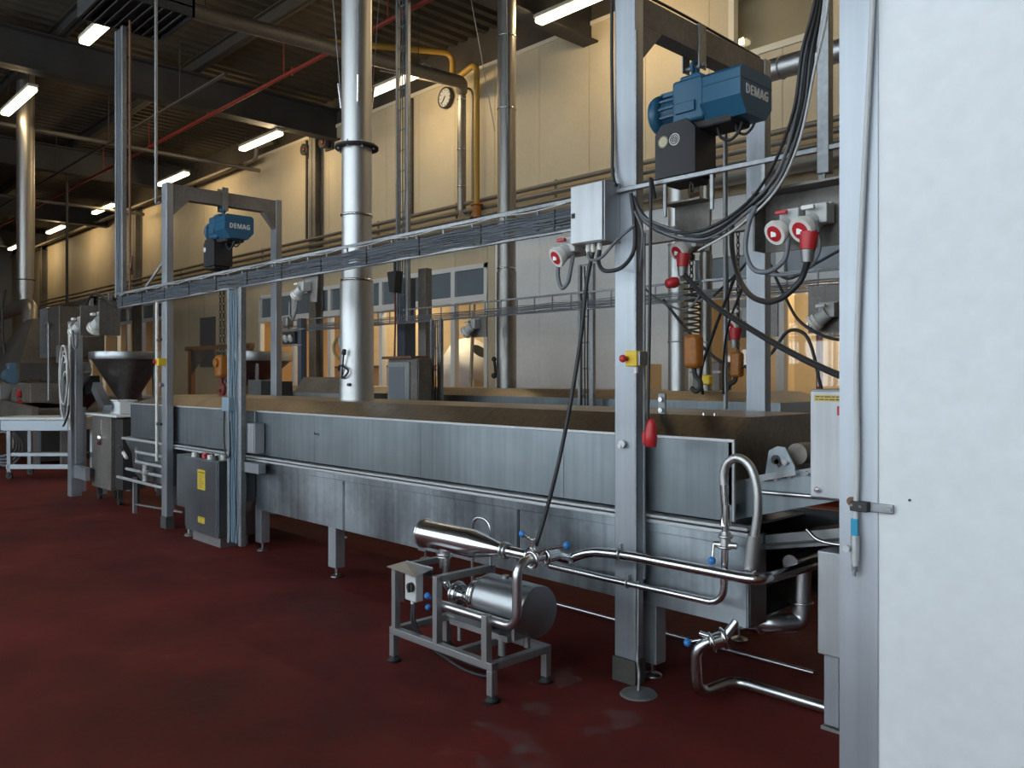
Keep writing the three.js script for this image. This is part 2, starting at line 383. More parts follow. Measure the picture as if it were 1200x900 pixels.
// roof steel
const iBeamZ = (x, yb, yt, w) => [box(x - w / 2, x + w / 2, yb, yb + 0.03, ZB, ZF), box(x - w / 2, x + w / 2, yt - 0.03, yt, ZB, ZF), box(x - 0.012, x + 0.012, yb, yt, ZB, ZF)];
const iBeamX = (z, yb, yt, w) => [box(X0, X1, yb, yb + 0.02, z - w / 2, z + w / 2), box(X0, X1, yt - 0.02, yt, z - w / 2, z + w / 2), box(X0, X1, yb, yt, z - 0.01, z + 0.01)];
for (const x of [-40.2, -32.4, -24.6, -16.8, -9.0, -1.2]) { const o = structure('roof_girder', iBeamZ(x, 7.12, 7.82, 0.32), M.girder); o.userData.label = 'dark steel roof girder across the hall'; }
for (const z of [-7.1, -4.6, -1.2, 2.4]) { const o = structure('roof_purlin', iBeamX(z, 7.83, 8.09, 0.16), M.purlin); o.userData.label = 'steel purlin under the roof deck'; }
for (const x of [-40.2, -29.1, -17.5]) { const o = structure('wall_column', [box(x - 0.14, x + 0.14, 0, 7.43, ZB + 0.01, ZB + 0.03), box(x - 0.14, x + 0.14, 0, 7.43, ZB + 0.22, ZB + 0.24), box(x - 0.012, x + 0.012, 0, 7.43, ZB + 0.01, ZB + 0.24)], M.columnSteel); o.userData.label = 'grey steel column against the panel wall'; }

// ================================================================ LAMPS OF THE HALL
for (const [x, z, L, t] of [[1.9, -9.07, 1.9, 'beyond the white partition'], [-3.0, -9.07, 1.9, 'above the horizontal duct flue'], [-7.9, -9.07, 1.9, 'above the machine flues'], [-12.5, -9.07, 1.9, 'beside the wall clock'], [-17.75, -9.07, 1.9, 'beside a wall column at the dark girder'], [-22.8, -9.07, 1.9, 'above the far blue hoist'], [-28.4, -9.07, 1.9, 'beyond the far hoist frame'], [-33.6, -9.07, 1.9, 'far down the cream wall'], [-39.2, -9.07, 1.9, 'at the end of the cream wall'],
  [-18.5, -4.33, 2.1, 'in front of the far round duct'], [-13.65, -4.33, 1.7, 'under the louvred air unit']]) {
  const y = 7.0, o = thing('hanging_lamp', 'glowing fluorescent tube lamp hanging ' + t, 'lamp', [x, y, z], 'fluorescent lamps under the roof');
  part(o, 'lamp_housing', box(x - L / 2, x + L / 2, y + 0.06, y + 0.12, z - 0.09, z + 0.09, 0.015), M.lampBody);
  part(o, 'lamp_diffuser', box(x - L / 2 + 0.02, x + L / 2 - 0.02, y - 0.02, y + 0.06, z - 0.085, z + 0.085, 0.03), M.lampGlow);
  for (const s of [-1, 1]) part(o, 'hanger', cyl([x + s * L * 0.36, y + 0.11, z], [x + s * L * 0.36, DECK + 0.02, z], 0.008, 0.008, 6), M.dark);
  for (const s of [-1, 1]) { const l = new THREE.RectAreaLight(LAMP.color, LAMP.intensity, L - 0.1, 0.1); l.position.set(x, y + 0.01, z + s * 0.095); l.lookAt(x, y - 0.35, z + s * 1.1); scene.add(l); }
}

// ================================================================ LINE 1: the long steel machine
const foot = (x, z, h = 0.09) => [cyl([x, 0.012, z], [x, h, z], 0.011, 0.011, 8), lathe([[0, 0.026], [0.02, 0.024], [0.05, 0.012], [0.052, 0], [0, 0]], [x, 0, z], [0, 1, 0], 16)];
function leg(o, x, z, w, d, top, m = M.post) {
  const l = part(o, 'leg', box(x - w / 2, x + w / 2, 0.08, top, z - d / 2, z + d / 2, 0.006), m);
  part(l, 'levelling_foot', foot(x, z), M.tubeSteel);
}
{
  const x0 = -10.17, x1 = -2.137, zf = -3.55, zb = -4.6, yb = 0.9, ye = 1.295, yt = 1.4, zi = -3.72, zj = -4.43, xi = -9.45;
  const o = thing('tunnel_cooker', 'long stainless steel tunnel machine with slanted hood under the tall silver flue', 'machine', [-6.1, 0, -4.05]);
  // hood front panels
  const seams = [x0, -8.55, -7.72, -6.75, -6.02, -4.6, -3.25, x1];
  for (let i = 0; i < seams.length - 1; i++) part(o, 'hood_panel', box(seams[i] + 0.0015, seams[i + 1] - 0.0015, yb, ye, zf - 0.012, zf), M.steel);
  part(o, 'hood_lip', box(x0, x1 + 0.004, ye - 0.012, ye + 0.004, zf - 0.01, zf + 0.006, 0.003), M.railSteel);
  part(o, 'hood_edge', box(x1 - 0.006, x1 + 0.004, yb, ye, zf - 0.01, zf + 0.005, 0.002), M.railSteel);
  // slanted and flat top sheets
  const cutsTop = [xi, -8.1, -6.75, -5.35, -4.0, x1];
  for (let i = 0; i < cutsTop.length - 1; i++) {
    const a = cutsTop[i] + (i ? 0.002 : 0), b = cutsTop[i + 1] - 0.002;
    const aa = i ? a : x0;
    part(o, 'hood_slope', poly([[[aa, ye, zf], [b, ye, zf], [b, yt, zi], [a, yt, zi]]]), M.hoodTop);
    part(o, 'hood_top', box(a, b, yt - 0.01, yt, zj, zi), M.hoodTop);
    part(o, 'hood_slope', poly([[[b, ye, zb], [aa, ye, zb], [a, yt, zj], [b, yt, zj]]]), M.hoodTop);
  }
  part(o, 'hood_end', [poly([[[x0, ye, zb], [x0, ye, zf], [xi, yt, zi], [xi, yt, zj]]]), box(x0, x0 + 0.012, yb, ye, zb, zf)], M.steelSmooth);
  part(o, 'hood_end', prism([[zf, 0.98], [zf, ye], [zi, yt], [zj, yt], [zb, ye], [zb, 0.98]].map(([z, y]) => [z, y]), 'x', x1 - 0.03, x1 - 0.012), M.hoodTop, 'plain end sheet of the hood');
  part(o, 'hood_back', box(x0, x1, yb, ye, zb, zb + 0.012), M.steelSmooth);
  // ledge rails
  part(o, 'ledge_rail', box(-8.97, -2.05, 0.868, 0.884, zf - 0.05, zf + 0.028, 0.004), M.railSteel);
  part(o, 'ledge_rail', box(-8.97, -2.05, 0.838, 0.858, zf - 0.05, zf + 0.02, 0.004), M.railSteel);
  part(o, 'ledge_rail', box(-7.05, -2.05, 0.79, 0.838, zf - 0.05, zf + 0.008, 0.003), M.steelWorn);
  // lower trough
  const low = [-7.03, -5.57, -3.62, -2.055];
  for (let i = 0; i < low.length - 1; i++) part(o, 'trough_panel', [box(low[i] + 0.004, low[i + 1] - 0.004, 0.402, 0.8, zf - 0.015, zf, 0.003), box(low[i + 1] - 0.03, low[i + 1] - 0.012, 0.402, 0.8, zf - 0.01, zf + 0.006)], M.steelWorn);
  part(o, 'trough_end', box(-2.07, -2.055, 0.402, 0.84, zf - 0.16, zf - 0.014), M.steelSmooth);
  part(o, 'trough_end', box(-7.04, -7.025, 0.402, 0.84, zb, zf - 0.014), M.steelSmooth);
  part(o, 'trough_back', box(-7.03, -2.055, 0.402, 0.84, zb, zb + 0.012), M.steelSmooth);
  part(o, 'trough_floor', [box(-7.03, -2.06, 0.42, 0.432, zb, zf - 0.02), box(-7.03, -2.3, 0.8, 0.812, zb, zf - 0.02)], M.steelSmooth);
  part(o, 'bolt', [cyl([-6.0, 1.14, zf], [-6.0, 1.14, zf + 0.008], 0.012), cyl([-5.95, 1.137, zf], [-5.95, 1.137, zf + 0.008], 0.012)], M.polished);
  // recessed rear part at the in-feed side
  part(o, 'infeed_body', [box(-10.35, -7.04, 0.42, 0.84, -4.55, -3.8)], M.steelSmooth);
  part(o, 'hood_trim', box(-7.75, -7.0, 1.19, 1.29, zf, zf + 0.03, 0.006), M.steel);
  for (const [x, z] of [[-5.76, -3.6], [-2.67, -3.62], [-7.1, -3.65], [-9.9, -3.95], [-9.9, -4.45], [-5.76, -4.5], [-2.67, -4.5], [-7.1, -4.5]]) leg(o, x, z, 0.11, 0.09, 0.42);
  // small eyelets and a bracket on the hood
  part(o, 'lug', [cyl([-2.43, yt, -3.74], [-2.43, yt + 0.014, -3.74], 0.009), cyl([-2.36, yt, -3.735], [-2.36, yt + 0.014, -3.735], 0.009)], M.polished);
  part(o, 'joint_plate', box(-2.72, -2.672, 1.375, 1.512, -3.75, -3.735, 0.004), M.galv);
  for (const y of [1.42, 1.478]) part(o, 'bolt', cyl([-2.695, y, -3.735], [-2.695, y, -3.72], 0.013), M.tubeSteel);
  // discharge end
  part(o, 'side_plate', [prism([[-2.17, 0.9], [-1.3, 1.15], [-1.3, 1.30], [-2.17, 1.088]], 'z', -3.632, -3.62), prism([[-2.17, 1.08], [-1.3, 1.292], [-1.3, 1.302], [-2.17, 1.09]], 'z', -3.66, -3.61)], M.steel, 'inclined steel side plate');
  part(o, 'side_plate', [prism([[-2.17, 0.9], [-1.3, 1.15], [-1.3, 1.30], [-2.17, 1.088]], 'z', -4.45, -4.438)], M.steel);
  for (const [x, y] of [[-1.95, 1.122], [-1.88, 1.139], [-1.8, 1.158]]) part(o, 'bolt', cyl([x, y, -3.62], [x, y, -3.606], 0.011), M.polished);
  const br = part(o, 'bearing_bracket', prism([[-2.016, 1.125], [-2.0, 1.14], [-1.981, 1.252], [-1.94, 1.275], [-1.898, 1.272], [-1.85, 1.185], [-1.845, 1.16]], 'z', -3.612, -3.6), M.steel);
  part(br, 'bearing', [cyl([-1.945, 1.212, -3.6], [-1.945, 1.212, -3.594], 0.022, 0.022, 20), bar([-1.945, 1.212, -3.597], [-1.92, 1.185, -3.597], 0.022, 0.006)], M.dark);
  part(br, 'bearing_screw', cyl([-1.895, 1.205, -3.6], [-1.895, 1.205, -3.585], 0.015, 0.015, 6), M.polished);
  part(br, 'bracket_foot', bar([-2.025, 1.118, -3.605], [-1.84, 1.165, -3.605], 0.03, 0.04), M.steelSmooth);
  part(o, 'roller', cyl([-1.87, 1.24, -3.66], [-1.87, 1.24, -4.42], 0.05, 0.05, 24), M.ductDull);
  part(o, 'guide_rod', cyl([-2.02, 1.053, -3.59], [-1.5, 1.065, -3.59], 0.011), M.tubeSteel);
  part(o, 'conveyor_belt', [prism([[-2.13, 0.93], [-1.25, 1.19], [-1.25, 1.2], [-2.13, 0.94]], 'z', -4.43, -3.64), prism([[-2.13, 0.76], [-1.25, 0.95], [-1.25, 0.962], [-2.13, 0.772]], 'z', -4.43, -3.66)], M.belt);
  part(o, 'conveyor_frame', prism([[-2.05, 0.76], [-1.2, 0.94], [-1.2, 1.02], [-2.05, 0.83]], 'z', -3.72, -3.69), M.steelSmooth);
  for (const x of [-1.95, -1.5]) part(o, 'drive_roller', cyl([x, 0.7, -3.75], [x, 0.7, -4.46], 0.04), M.tubeSteel);
  part(o, 'support_leg', box(-1.38, -1.32, 0, 1.12, -4.44, -4.38), M.post);
  const dr = part(o, 'drip_pipe', pipe([[-2.2, 0.37, -3.78], [-2.08, 0.37, -3.8], [-1.99, 0.37, -3.93], [-1.99, 0.66, -3.95]], 0.048, 0.045), M.tubeSteel);
  part(dr, 'pipe_clamp', torus([-2.12, 0.37, -3.79], [1, 0, 0], 0.054, 0.007), M.tubeSteel); part(dr, 'pipe_clamp', torus([-1.99, 0.47, -3.94], [0, 1, 0], 0.054, 0.007), M.tubeSteel);
  part(o, 'link_rod', [tube([[-1.8, 0.9, -3.62], [-1.74, 0.865, -3.6], [-1.6, 0.86, -3.58], [-1.45, 0.87, -3.58]], 0.009)], M.polished);
}
// cabinets at the discharge end
{
  const o = thing('switch_cabinet', 'grey steel switch cabinet with yellow sticker beside the white partition', 'cabinet', [-1.5, 1.06, -3.6]);
  part(o, 'body', box(-1.732, -1.25, 1.062, 1.547, -3.75, -3.515, 0.008), M.cabinet);
  part(o, 'door', box(-1.727, -1.255, 1.07, 1.54, -3.515, -3.5, 0.006), M.cabinet);
  const c = document.createElement('canvas'); c.width = 256; c.height = 64; const k = c.getContext('2d');
  k.fillStyle = '#c9b25a'; k.fillRect(0, 0, 256, 64); k.fillStyle = '#4a3a14';
  for (const [y, w] of [[20, [40, 26, 60, 30, 36]], [46, [24, 46, 34, 52, 40]]]) { let x = 14; for (const q of w) { k.fillRect(x, y - 7, q, 10); x += q + 8; } }
  const t = new THREE.CanvasTexture(c); t.colorSpace = THREE.SRGBColorSpace;
  const pl = new THREE.PlaneGeometry(0.125, 0.028); pl.translate(-1.645, 1.508, -3.4985);
  part(o, 'sticker', plain(pl), std(0xffffff, 0.5, 0, { map: t }), 'yellow warning sticker');
  part(o, 'lock', [cyl([-1.69, 1.105, -3.5], [-1.69, 1.105, -3.488], 0.014), box(-1.697, -1.683, 1.101, 1.109, -3.49, -3.48)], M.polished);
  part(o, 'red_latch', box(-1.6, -1.585, 1.435, 1.475, -3.5, -3.488, 0.003), M.red);
  part(o, 'cable_gland', [cyl([-1.72, 1.27, -3.76], [-1.72, 1.33, -3.76], 0.014)], M.polished);
  part(o, 'stand', [box(-1.4, -1.34, 0, 1.065, -3.7, -3.64)], M.post);
  const q = thing('floor_cabinet', 'low grey steel box on one square leg beside the white partition', 'cabinet', [-1.5, 0, -3.75]);
  part(q, 'body', box(-1.741, -1.25, 0.35, 0.816, -3.98, -3.6, 0.006), M.cabinet);
  part(q, 'leg', [box(-1.73, -1.66, 0.02, 0.35, -3.72, -3.64, 0.004)], M.post); part(q, 'leg', [box(-1.36, -1.29, 0.02, 0.35, -3.72, -3.64, 0.004)], M.post);
  part(q, 'foot_plate', box(-1.74, -1.65, 0, 0.015, -3.73, -3.63), M.cast); part(q, 'foot_plate', box(-1.39, -1.26, 0, 0.02, -3.75, -3.61), M.cast);
}
// flue over line 1
{
  const x = -6.2, z = -4.08, o = thing('flue_stack', 'thick silver flue stack with a black flange rising from the hood', 'flue', [x, 1.4, z]);
  part(o, 'stack_pipe', lathe([[0.15, 1.4], [0.15, 1.52], [0.147, 1.525], [0.147, 2.43], [0.13, 2.44], [0.13, 3.02], [0.131, 3.025], [0.131, 3.6], [0.131, DECK - 0.01]], [x, 0, z], [0, 1, 0], 40), M.flue);
  for (const y of [2.45, 3.02]) part(o, 'clamp_band', torus([x, y, z], [0, 1, 0], 0.132, 0.012, 36), M.polished);
  const f = part(o, 'flange', lathe([[0.131, 3.605], [0.19, 3.605], [0.19, 3.63], [0.131, 3.63]], [x, 0, z], [0, 1, 0], 40), M.dark, 'black bolted flange');
  const bs = []; for (let k = 0; k < 8; k++) { const a = k * Math.PI / 4 + 0.3; bs.push(cyl([x + 0.165 * Math.cos(a), 3.59, z + 0.165 * Math.sin(a)], [x + 0.165 * Math.cos(a), 3.65, z + 0.165 * Math.sin(a)], 0.009, 0.009, 6)); }
  part(f, 'flange_bolts', bs, M.galv);
  for (const k of [0, 1, 2]) {
    const a = k * Math.PI * 2 / 3 + 2.62, dx = Math.cos(a), dz = Math.sin(a);
    const w = part(o, 'guy_wire', [cyl([x + dx * 0.145, 3.95, z + dz * 0.145], [x + dx * 0.5, DECK - 0.02, z + dz * 0.5], 0.004, 0.004, 6)], M.galv);
    part(w, 'turnbuckle', cyl([x + dx * 0.15, 3.98, z + dz * 0.15], [x + dx * 0.18, 4.2, z + dz * 0.18], 0.011, 0.011, 8), M.polished);
  }
  { const hx = x + 0.045, hz = z + 0.15; part(o, 'damper_handle', [cyl([hx - 0.05, 1.6, hz], [hx + 0.02, 1.8, hz + 0.025], 0.007, 0.007, 8), lathe([[0, 0], [0.02, 0.012], [0.018, 0.055], [0, 0.062]], [hx + 0.018, 1.785, hz + 0.024], [0.3, 0.9, 0.1], 12), tube([[hx - 0.13, 1.66, hz - 0.02], [hx - 0.07, 1.7, hz + 0.01], [hx + 0.0, 1.69, hz + 0.02], [hx + 0.06, 1.655, hz + 0.005], [hx + 0.01, 1.6, hz + 0.015], [hx - 0.045, 1.595, hz + 0.005]], 0.009)], M.dark, 'black damper lever'); }
  part(o, 'plug', cyl([x + 0.08, 1.535, z + 0.12], [x + 0.095, 1.535, z + 0.15], 0.014), M.dark);
}

// ================================================================ PORTAL FRAMES AND HOISTS
function portal(label, x0, x1, zf, zb, top, group) {
  const o = thing('hoist_portal', label, 'frame', [(x0 + x1) / 2, 0, (zf + zb) / 2], group), xm = (x0 + x1) / 2;
  const post = (z) => {
    const p = part(o, 'post', box(x0, x1, 0.125, top, z - 0.075, z, 0.006), M.post);
    part(p, 'plinth', prism([[x0 - 0.008, z - 0.08], [x1 + 0.008, z - 0.08], [x1 + 0.008, z + 0.008], [x0 - 0.008, z + 0.008]], 'y', 0, 0.125), M.concrete, 'dark grout plinth');
  };
  post(zf); post(zb);
  part(o, 'beam', box(xm - 0.045, xm + 0.06, top - 0.16, top - 0.01, zb, zf - 0.075, 0.004), M.portalBeam);
  part(o, 'gusset', prism([[zf - 0.075, top - 0.34], [zf - 0.075, top - 0.16], [zf - 0.25, top - 0.16]], 'x', xm - 0.04, xm + 0.06), M.portalBeam);
  part(o, 'gusset', prism([[zb, top - 0.34], [zb, top - 0.16], [zb + 0.15, top - 0.16]], 'x', xm - 0.04, xm + 0.06), M.portalBeam);
  return o;
}
const portalA = portal('tall grey steel portal standing over the machine beside the wall switch box', -2.785, -2.65, -3.44, -4.77, 3.61, 'portal frames carrying blue hoists');
part(portalA, 'conduit', [cyl([-2.628, 0.55, -3.49], [-2.628, 2.35, -3.49], 0.008), box(-2.65, -2.642, 0.12, 3.4, -3.455, -3.44)], M.galv);
portal('tall grey steel portal standing over the machine near the hopper', -8.95, -8.815, -3.44, -4.70, 3.66, 'portal frames carrying blue hoists');
solo('drain_tube', 'thin bent drain tube ending over a round floor drain beside the portal post', 'tube', [cyl([-2.62, 0.55, -3.43], [-2.615, 0.22, -3.42], 0.007), tube([[-2.615, 0.22, -3.42], [-2.61, 0.15, -3.41], [-2.57, 0.1, -3.37], [-2.565, 0.02, -3.36]], 0.008)], M.galv);
solo('floor_drain', 'round metal floor drain cover with a raised ring', 'drain', [lathe([[0, 0.02], [0.03, 0.02], [0.04, 0.012], [0.085, 0.012], [0.095, 0.001]], [-2.565, 0, -3.36], [0, 1, 0], 28)], M.cast);

function chainGeo(x, z, y0, y1, s = 0.03) {
  const out = []; let i = 0;
  for (let y = y0; y < y1; y += s * 1.05, i++) { const g = new THREE.TorusGeometry(s * 0.42, s * 0.14, 5, 9); g.scale(0.75, 1.5, 1); if (i % 2) g.rotateY(Math.PI / 2); out.push(plain(g.translate(x, y, z))); }
  return out;
}
function hoist(label) {
  const o = thing('chain_hoist', label, 'hoist', [-2.72, 3.0, -4.06], 'blue chain hoists on the portals'), zc = -4.065;
  const body = (pts, a, b) => prism(pts, 'x', a, b);
  // gear cover with chamfered underside
  const out = [[zc + 0.165, 3.24], [zc + 0.165, 3.10], [zc + 0.10, 3.01], [zc - 0.10, 3.01], [zc - 0.165, 3.08], [zc - 0.165, 3.24], [zc - 0.14, 3.262], [zc + 0.14, 3.262]];
  const cov = part(o, 'cover', [body(out, -2.55, -2.31), body(out.map(([z, y]) => [zc + (z - zc) * 1.02, 3.14 + (y - 3.14) * 1.02]), -2.56, -2.545)], M.blue);
  part(cov, 'seam', [box(-2.55, -2.308, 3.188, 3.193, zc + 0.164, zc + 0.168), box(-2.312, -2.308, 3.188, 3.193, zc - 0.165, zc + 0.165)], M.blueDark);
  const tg = new TextGeometry('DEMAG', { font, size: 0.052, depth: 0.003, curveSegments: 4 }); tg.computeBoundingBox();
  const w = tg.boundingBox.max.x; tg.scale(0.235 / w, 1, 1).rotateY(Math.PI / 2).translate(-2.309, 3.115, zc + 0.115);
  part(cov, 'lettering', plain(tg), M.letter, 'white raised maker lettering');
  // middle gearbox
  part(o, 'gearbox', [box(-2.76, -2.55, 3.03, 3.275, zc - 0.14, zc + 0.145, 0.02), box(-2.74, -2.6, 3.25, 3.31, zc - 0.1, zc + 0.1, 0.015), box(-2.73, -2.6, 3.08, 3.14, zc + 0.14, zc + 0.16, 0.006)], M.blue);
  part(o, 'underside', box(-2.72, -2.4, 2.985, 3.04, zc - 0.1, zc + 0.11, 0.015), M.dark);
  // motor with cooling fins and fan cap
  const fins = []; for (let k = 0; k < 14; k++) { const a = k / 14 * Math.PI * 2; fins.push(mid(-2.815, 3.15 + 0.108 * Math.sin(a), zc + 0.108 * Math.cos(a), 0.12, 0.012, 0.012)); }
  const mo = part(o, 'motor', cyl([-2.88, 3.15, zc], [-2.755, 3.15, zc], 0.1, 0.1, 28), M.blueDark);
  part(mo, 'cooling_fins', fins, M.blue);
  part(o, 'fan_cap', [lathe([[0, 0], [0.09, 0], [0.112, 0.012], [0.118, 0.03], [0.118, 0.09], [0, 0.09]], [-2.965, 3.15, zc], [1, 0, 0], 28), box(-2.9, -2.75, 3.235, 3.262, zc - 0.05, zc + 0.06, 0.006)], M.blue);
  part(o, 'suspension_eye', [box(-2.72, -2.68, 3.29, 3.37, zc - 0.015, zc + 0.015, 0.006), torus([-2.7, 3.38, zc], [1, 0, 0], 0.03, 0.012)], M.blue);
  part(o, 'hand_loop', [tube([[-2.52, 2.99, zc + 0.05], [-2.5, 2.93, zc + 0.05], [-2.45, 2.905, zc + 0.04], [-2.4, 2.94, zc + 0.03], [-2.385, 2.99, zc + 0.02]], 0.009), tube([[-2.42, 2.99, zc + 0.02], [-2.415, 2.95, zc + 0.02], [-2.38, 2.93, zc], [-2.35, 2.96, zc - 0.02], [-2.34, 2.99, zc - 0.03]], 0.008)], M.rubber);
  // chain bag
  const bag = part(o, 'chain_bag', [prism([[-2.87, 2.74], [-2.87, 2.99], [-2.83, 3.04], [-2.66, 3.05], [-2.6, 2.99], [-2.6, 2.74]], 'z', zc - 0.06, zc + 0.15), box(-2.84, -2.63, 2.7, 2.745, zc - 0.05, zc + 0.14, 0.02)], M.bag, 'black rubber chain bag');
  return o;
}
const hoistA = hoist('blue chain hoist with black bag hanging from the portal by the wall switch box');
const hoistB = copy(hoistA, [-6.16, 0.085, -0.02], 'blue chain hoist with black bag and long chain near the hopper');
{ // discs on the near bag only, strap round each beam, chains
  const bag = hoistA.children.find((c) => c.name === 'chain_bag');
  bases.set(bag, [-2.72, 3.0, -4.06]);
  const zf = -4.065 + 0.151;
  const roundel = (x, m, rings) => { part(bag, 'badge', [cyl([x, 2.945, zf - 0.002], [x, 2.945, zf + 0.003], 0.034, 0.034, 24)], m, 'round badge on the bag'); };
  roundel(-2.812, std([0.62, 0.56, 0.38], 0.5)); roundel(-2.735, M.letter);
  part(bag, 'badge_ring', [torus([-2.735, 2.945, zf + 0.003], [0, 0, 1], 0.026, 0.003), torus([-2.735, 2.945, zf + 0.003], [0, 0, 1], 0.016, 0.003), torus([-2.735, 2.945, zf + 0.003], [0, 0, 1], 0.007, 0.003)], M.dark);
  part(bag, 'badge_ring', [torus([-2.812, 2.945, zf + 0.002], [0, 0, 1], 0.031, 0.002)], M.dark);
  const bagB = hoistB.children.find((c) => c.name === 'chain_bag'); bases.set(bagB, [-2.72, 3.0, -4.06]);
  part(bagB, 'badge', cyl([-2.84, 2.93, zf - 0.002], [-2.84, 2.93, zf + 0.003], 0.028, 0.028, 20), M.letter, 'pale round badge');
  bases.set(hoistB, [hoistB.position.x, hoistB.position.y, hoistB.position.z]);
  part(hoistA, 'beam_strap', [box(-2.79, -2.66, 3.6, 3.61, -4.1, -4.03), box(-2.765, -2.758, 3.36, 3.61, -4.1, -4.03), box(-2.655, -2.648, 3.36, 3.61, -4.1, -4.03), cyl([-2.78, 3.38, -4.065], [-2.63, 3.38, -4.065], 0.014)], M.galv);
  part(hoistB, 'beam_strap', [box(-8.95, -8.82, 3.655, 3.665, -4.12, -4.05), box(-8.935, -8.928, 3.44, 3.7, -4.12, -4.05), box(-8.815, -8.808, 3.44, 3.7, -4.12, -4.05), cyl([-8.94, 3.465, -4.085], [-8.79, 3.465, -4.085], 0.014)], M.galv);
  part(hoistA, 'load_chain', chainGeo(-2.66, -3.97, 2.1, 3.0, 0.034), M.chain);
  const sp = []; for (let k = 0; k <= 96; k++) { const a = k / 96 * Math.PI * 2 * 9; sp.push([-2.655 + 0.045 * Math.cos(a), 1.85 + 0.3 * k / 96, -3.97 + 0.045 * Math.sin(a)]); }
  part(hoistA, 'buffer_spring', tube(sp, 0.006, 380, 5), M.chain);
  part(hoistA, 'hook_block', [mid(-2.645, 1.745, -3.97, 0.1, 0.19, 0.085, 0.03)], M.orange, 'orange hook block');
  part(hoistA, 'hook', [tube([[-2.645, 1.66, -3.97], [-2.635, 1.61, -3.97], [-2.605, 1.58, -3.97], [-2.6, 1.545, -3.97], [-2.63, 1.52, -3.97], [-2.66, 1.54, -3.97]], 0.014)], M.dark);
  for (const [x, r] of [[-8.9, 0.03], [-8.82, 0.03]]) part(hoistB, 'load_chain', chainGeo(x, -4.07, 1.84, 3.05, 0.042), M.chain);
  part(hoistB, 'hook_block', [mid(-8.87, 1.72, -4.07, 0.15, 0.25, 0.12, 0.04), cyl([-8.87, 1.76, -4.015], [-8.87, 1.76, -3.99], 0.05)], M.orange, 'orange hook block');
  part(hoistB, 'hook', [tube([[-8.87, 1.6, -4.07], [-8.87, 1.54, -4.07], [-8.82, 1.5, -4.07], [-8.82, 1.43, -4.07], [-8.88, 1.4, -4.07], [-8.93, 1.45, -4.07]], 0.024)], M.redDeep);
}

// ================================================================ CABLE TRAYS
function tray(label, x0, x1, z, yb, yt, step, railTo, group) {
  const o = thing('cable_tray', label, 'tray', [(x0 + x1) / 2, yb, z], group);
  part(o, 'top_rail', [box(x0, railTo ?? x1, yt - 0.022, yt, z - 0.01, z + 0.012, 0.003)], M.galv);
  part(o, 'bottom_rail', [box(x0, x1, yb, yb + 0.02, z - 0.01, z + 0.012, 0.003)], M.galv);
  for (let x = x0 + 0.02; x < x1; x += step) part(o, 'rung', box(x - 0.008, x + 0.008, yb, yt, z - 0.012, z - 0.002), M.galv);
  return o;
}
function cables(name, label, x0, x1, z, ya, yb, n, m, light) {
  const geo = [], steps = Math.ceil((x1 - x0) / 0.28);
  for (let k = 0; k < n; k++) {
    const pts = []; const y0 = ya + (yb - ya) * k / (n - 1);
    for (let i = 0; i <= steps; i++) pts.push([x0 + (x1 - x0) * i / steps, y0 + (rnd() - 0.5) * 0.012 - (i % 2 ? 0.006 : 0), z + 0.012 + (rnd()) * 0.01]);
    geo.push(tube(pts, 0.0042 + rnd() * 0.0018, steps * 2, 5));
  }
  const o = solo(name, label, 'cables', geo, m); o.userData.kind = 'stuff'; return o;
}
const trayA = tray('long ladder cable tray carrying dark cables between the two portals', -10.2, -2.98, -3.42, 2.405, 2.588, 0.285, -1.3);
for (let x = -2.45; x < -1.35; x += 0.27) part(trayA, 'rung', box(x - 0.008, x + 0.008, 2.4, 2.58, -3.432, -3.42), M.galv);
cables('cable_run', 'dark parallel cables lying in the ladder tray above the hood', -10.18, -2.98, -3.42, 2.425, 2.53, 15, M.cableTray);
{ const ties = []; for (let x = -10; x < -3.1; x += 0.62) ties.push(box(x - 0.0035, x + 0.0035, 2.418, 2.537, -3.402, -3.392)); part(trayA, 'cable_ties', ties, M.cableDark).userData.kind = 'stuff'; }
solo('loose_cable', 'pale cable lying along the top of the ladder tray', 'cable', tube(Array.from({ length: 26 }, (_, i) => [-10.1 + i * 0.28, 2.553 + (i % 2) * 0.012, -3.402]), 0.0036, 90, 5), M.plasticGrey);
const trayB = tray('rear cable tray with bundled cables crossing in front of the glazed rooms', -13.4, -3.2, -7.2, 2.375, 2.585, 0.3);
cables('cable_run', 'tangled dark cables lying in the rear tray before the pale wall', -13.4, -3.2, -7.2, 2.39, 2.48, 9, M.cableGrey);

// vertical cable ladders
function ladder(label, x0, x1, z, y0, y1, n, m = M.cableTray) {
  const o = thing('cable_ladder', label, 'ladder', [(x0 + x1) / 2, y0, z]);
  part(o, 'stile', box(x0, x0 + 0.035, y0, y1, z - 0.03, z + 0.02, 0.003), M.galv); part(o, 'stile', box(x1 - 0.055, x1, y0, y1, z - 0.03, z + 0.02, 0.003), M.galv);
  for (let y = y0 + 0.1; y < y1; y += 0.3) part(o, 'rung', box(x0, x1, y - 0.01, y + 0.01, z - 0.02, z - 0.01), M.galv);
  const g = [];
  for (let k = 0; k < n; k++) { const x = x0 + 0.055 + (x1 - x0 - 0.13) * k / (n - 1); const pts = []; for (let i = 0; i <= 10; i++) pts.push([x + (rnd() - 0.5) * 0.014, y0 + 0.02 + (y1 - y0 - 0.04) * i / 10, z + 0.012 + rnd() * 0.008]); g.push(tube(pts, 0.009, 24, 6)); }
  part(o, 'cables', g, m);
  return o;
}
const ladA = ladder('vertical cable ladder with blue grey cables in front of the hood beside the control cabinet', -7.3, -7.02, -3.42, 0.08, 2.41, 5, std([0.14, 0.21, 0.27], 0.5));
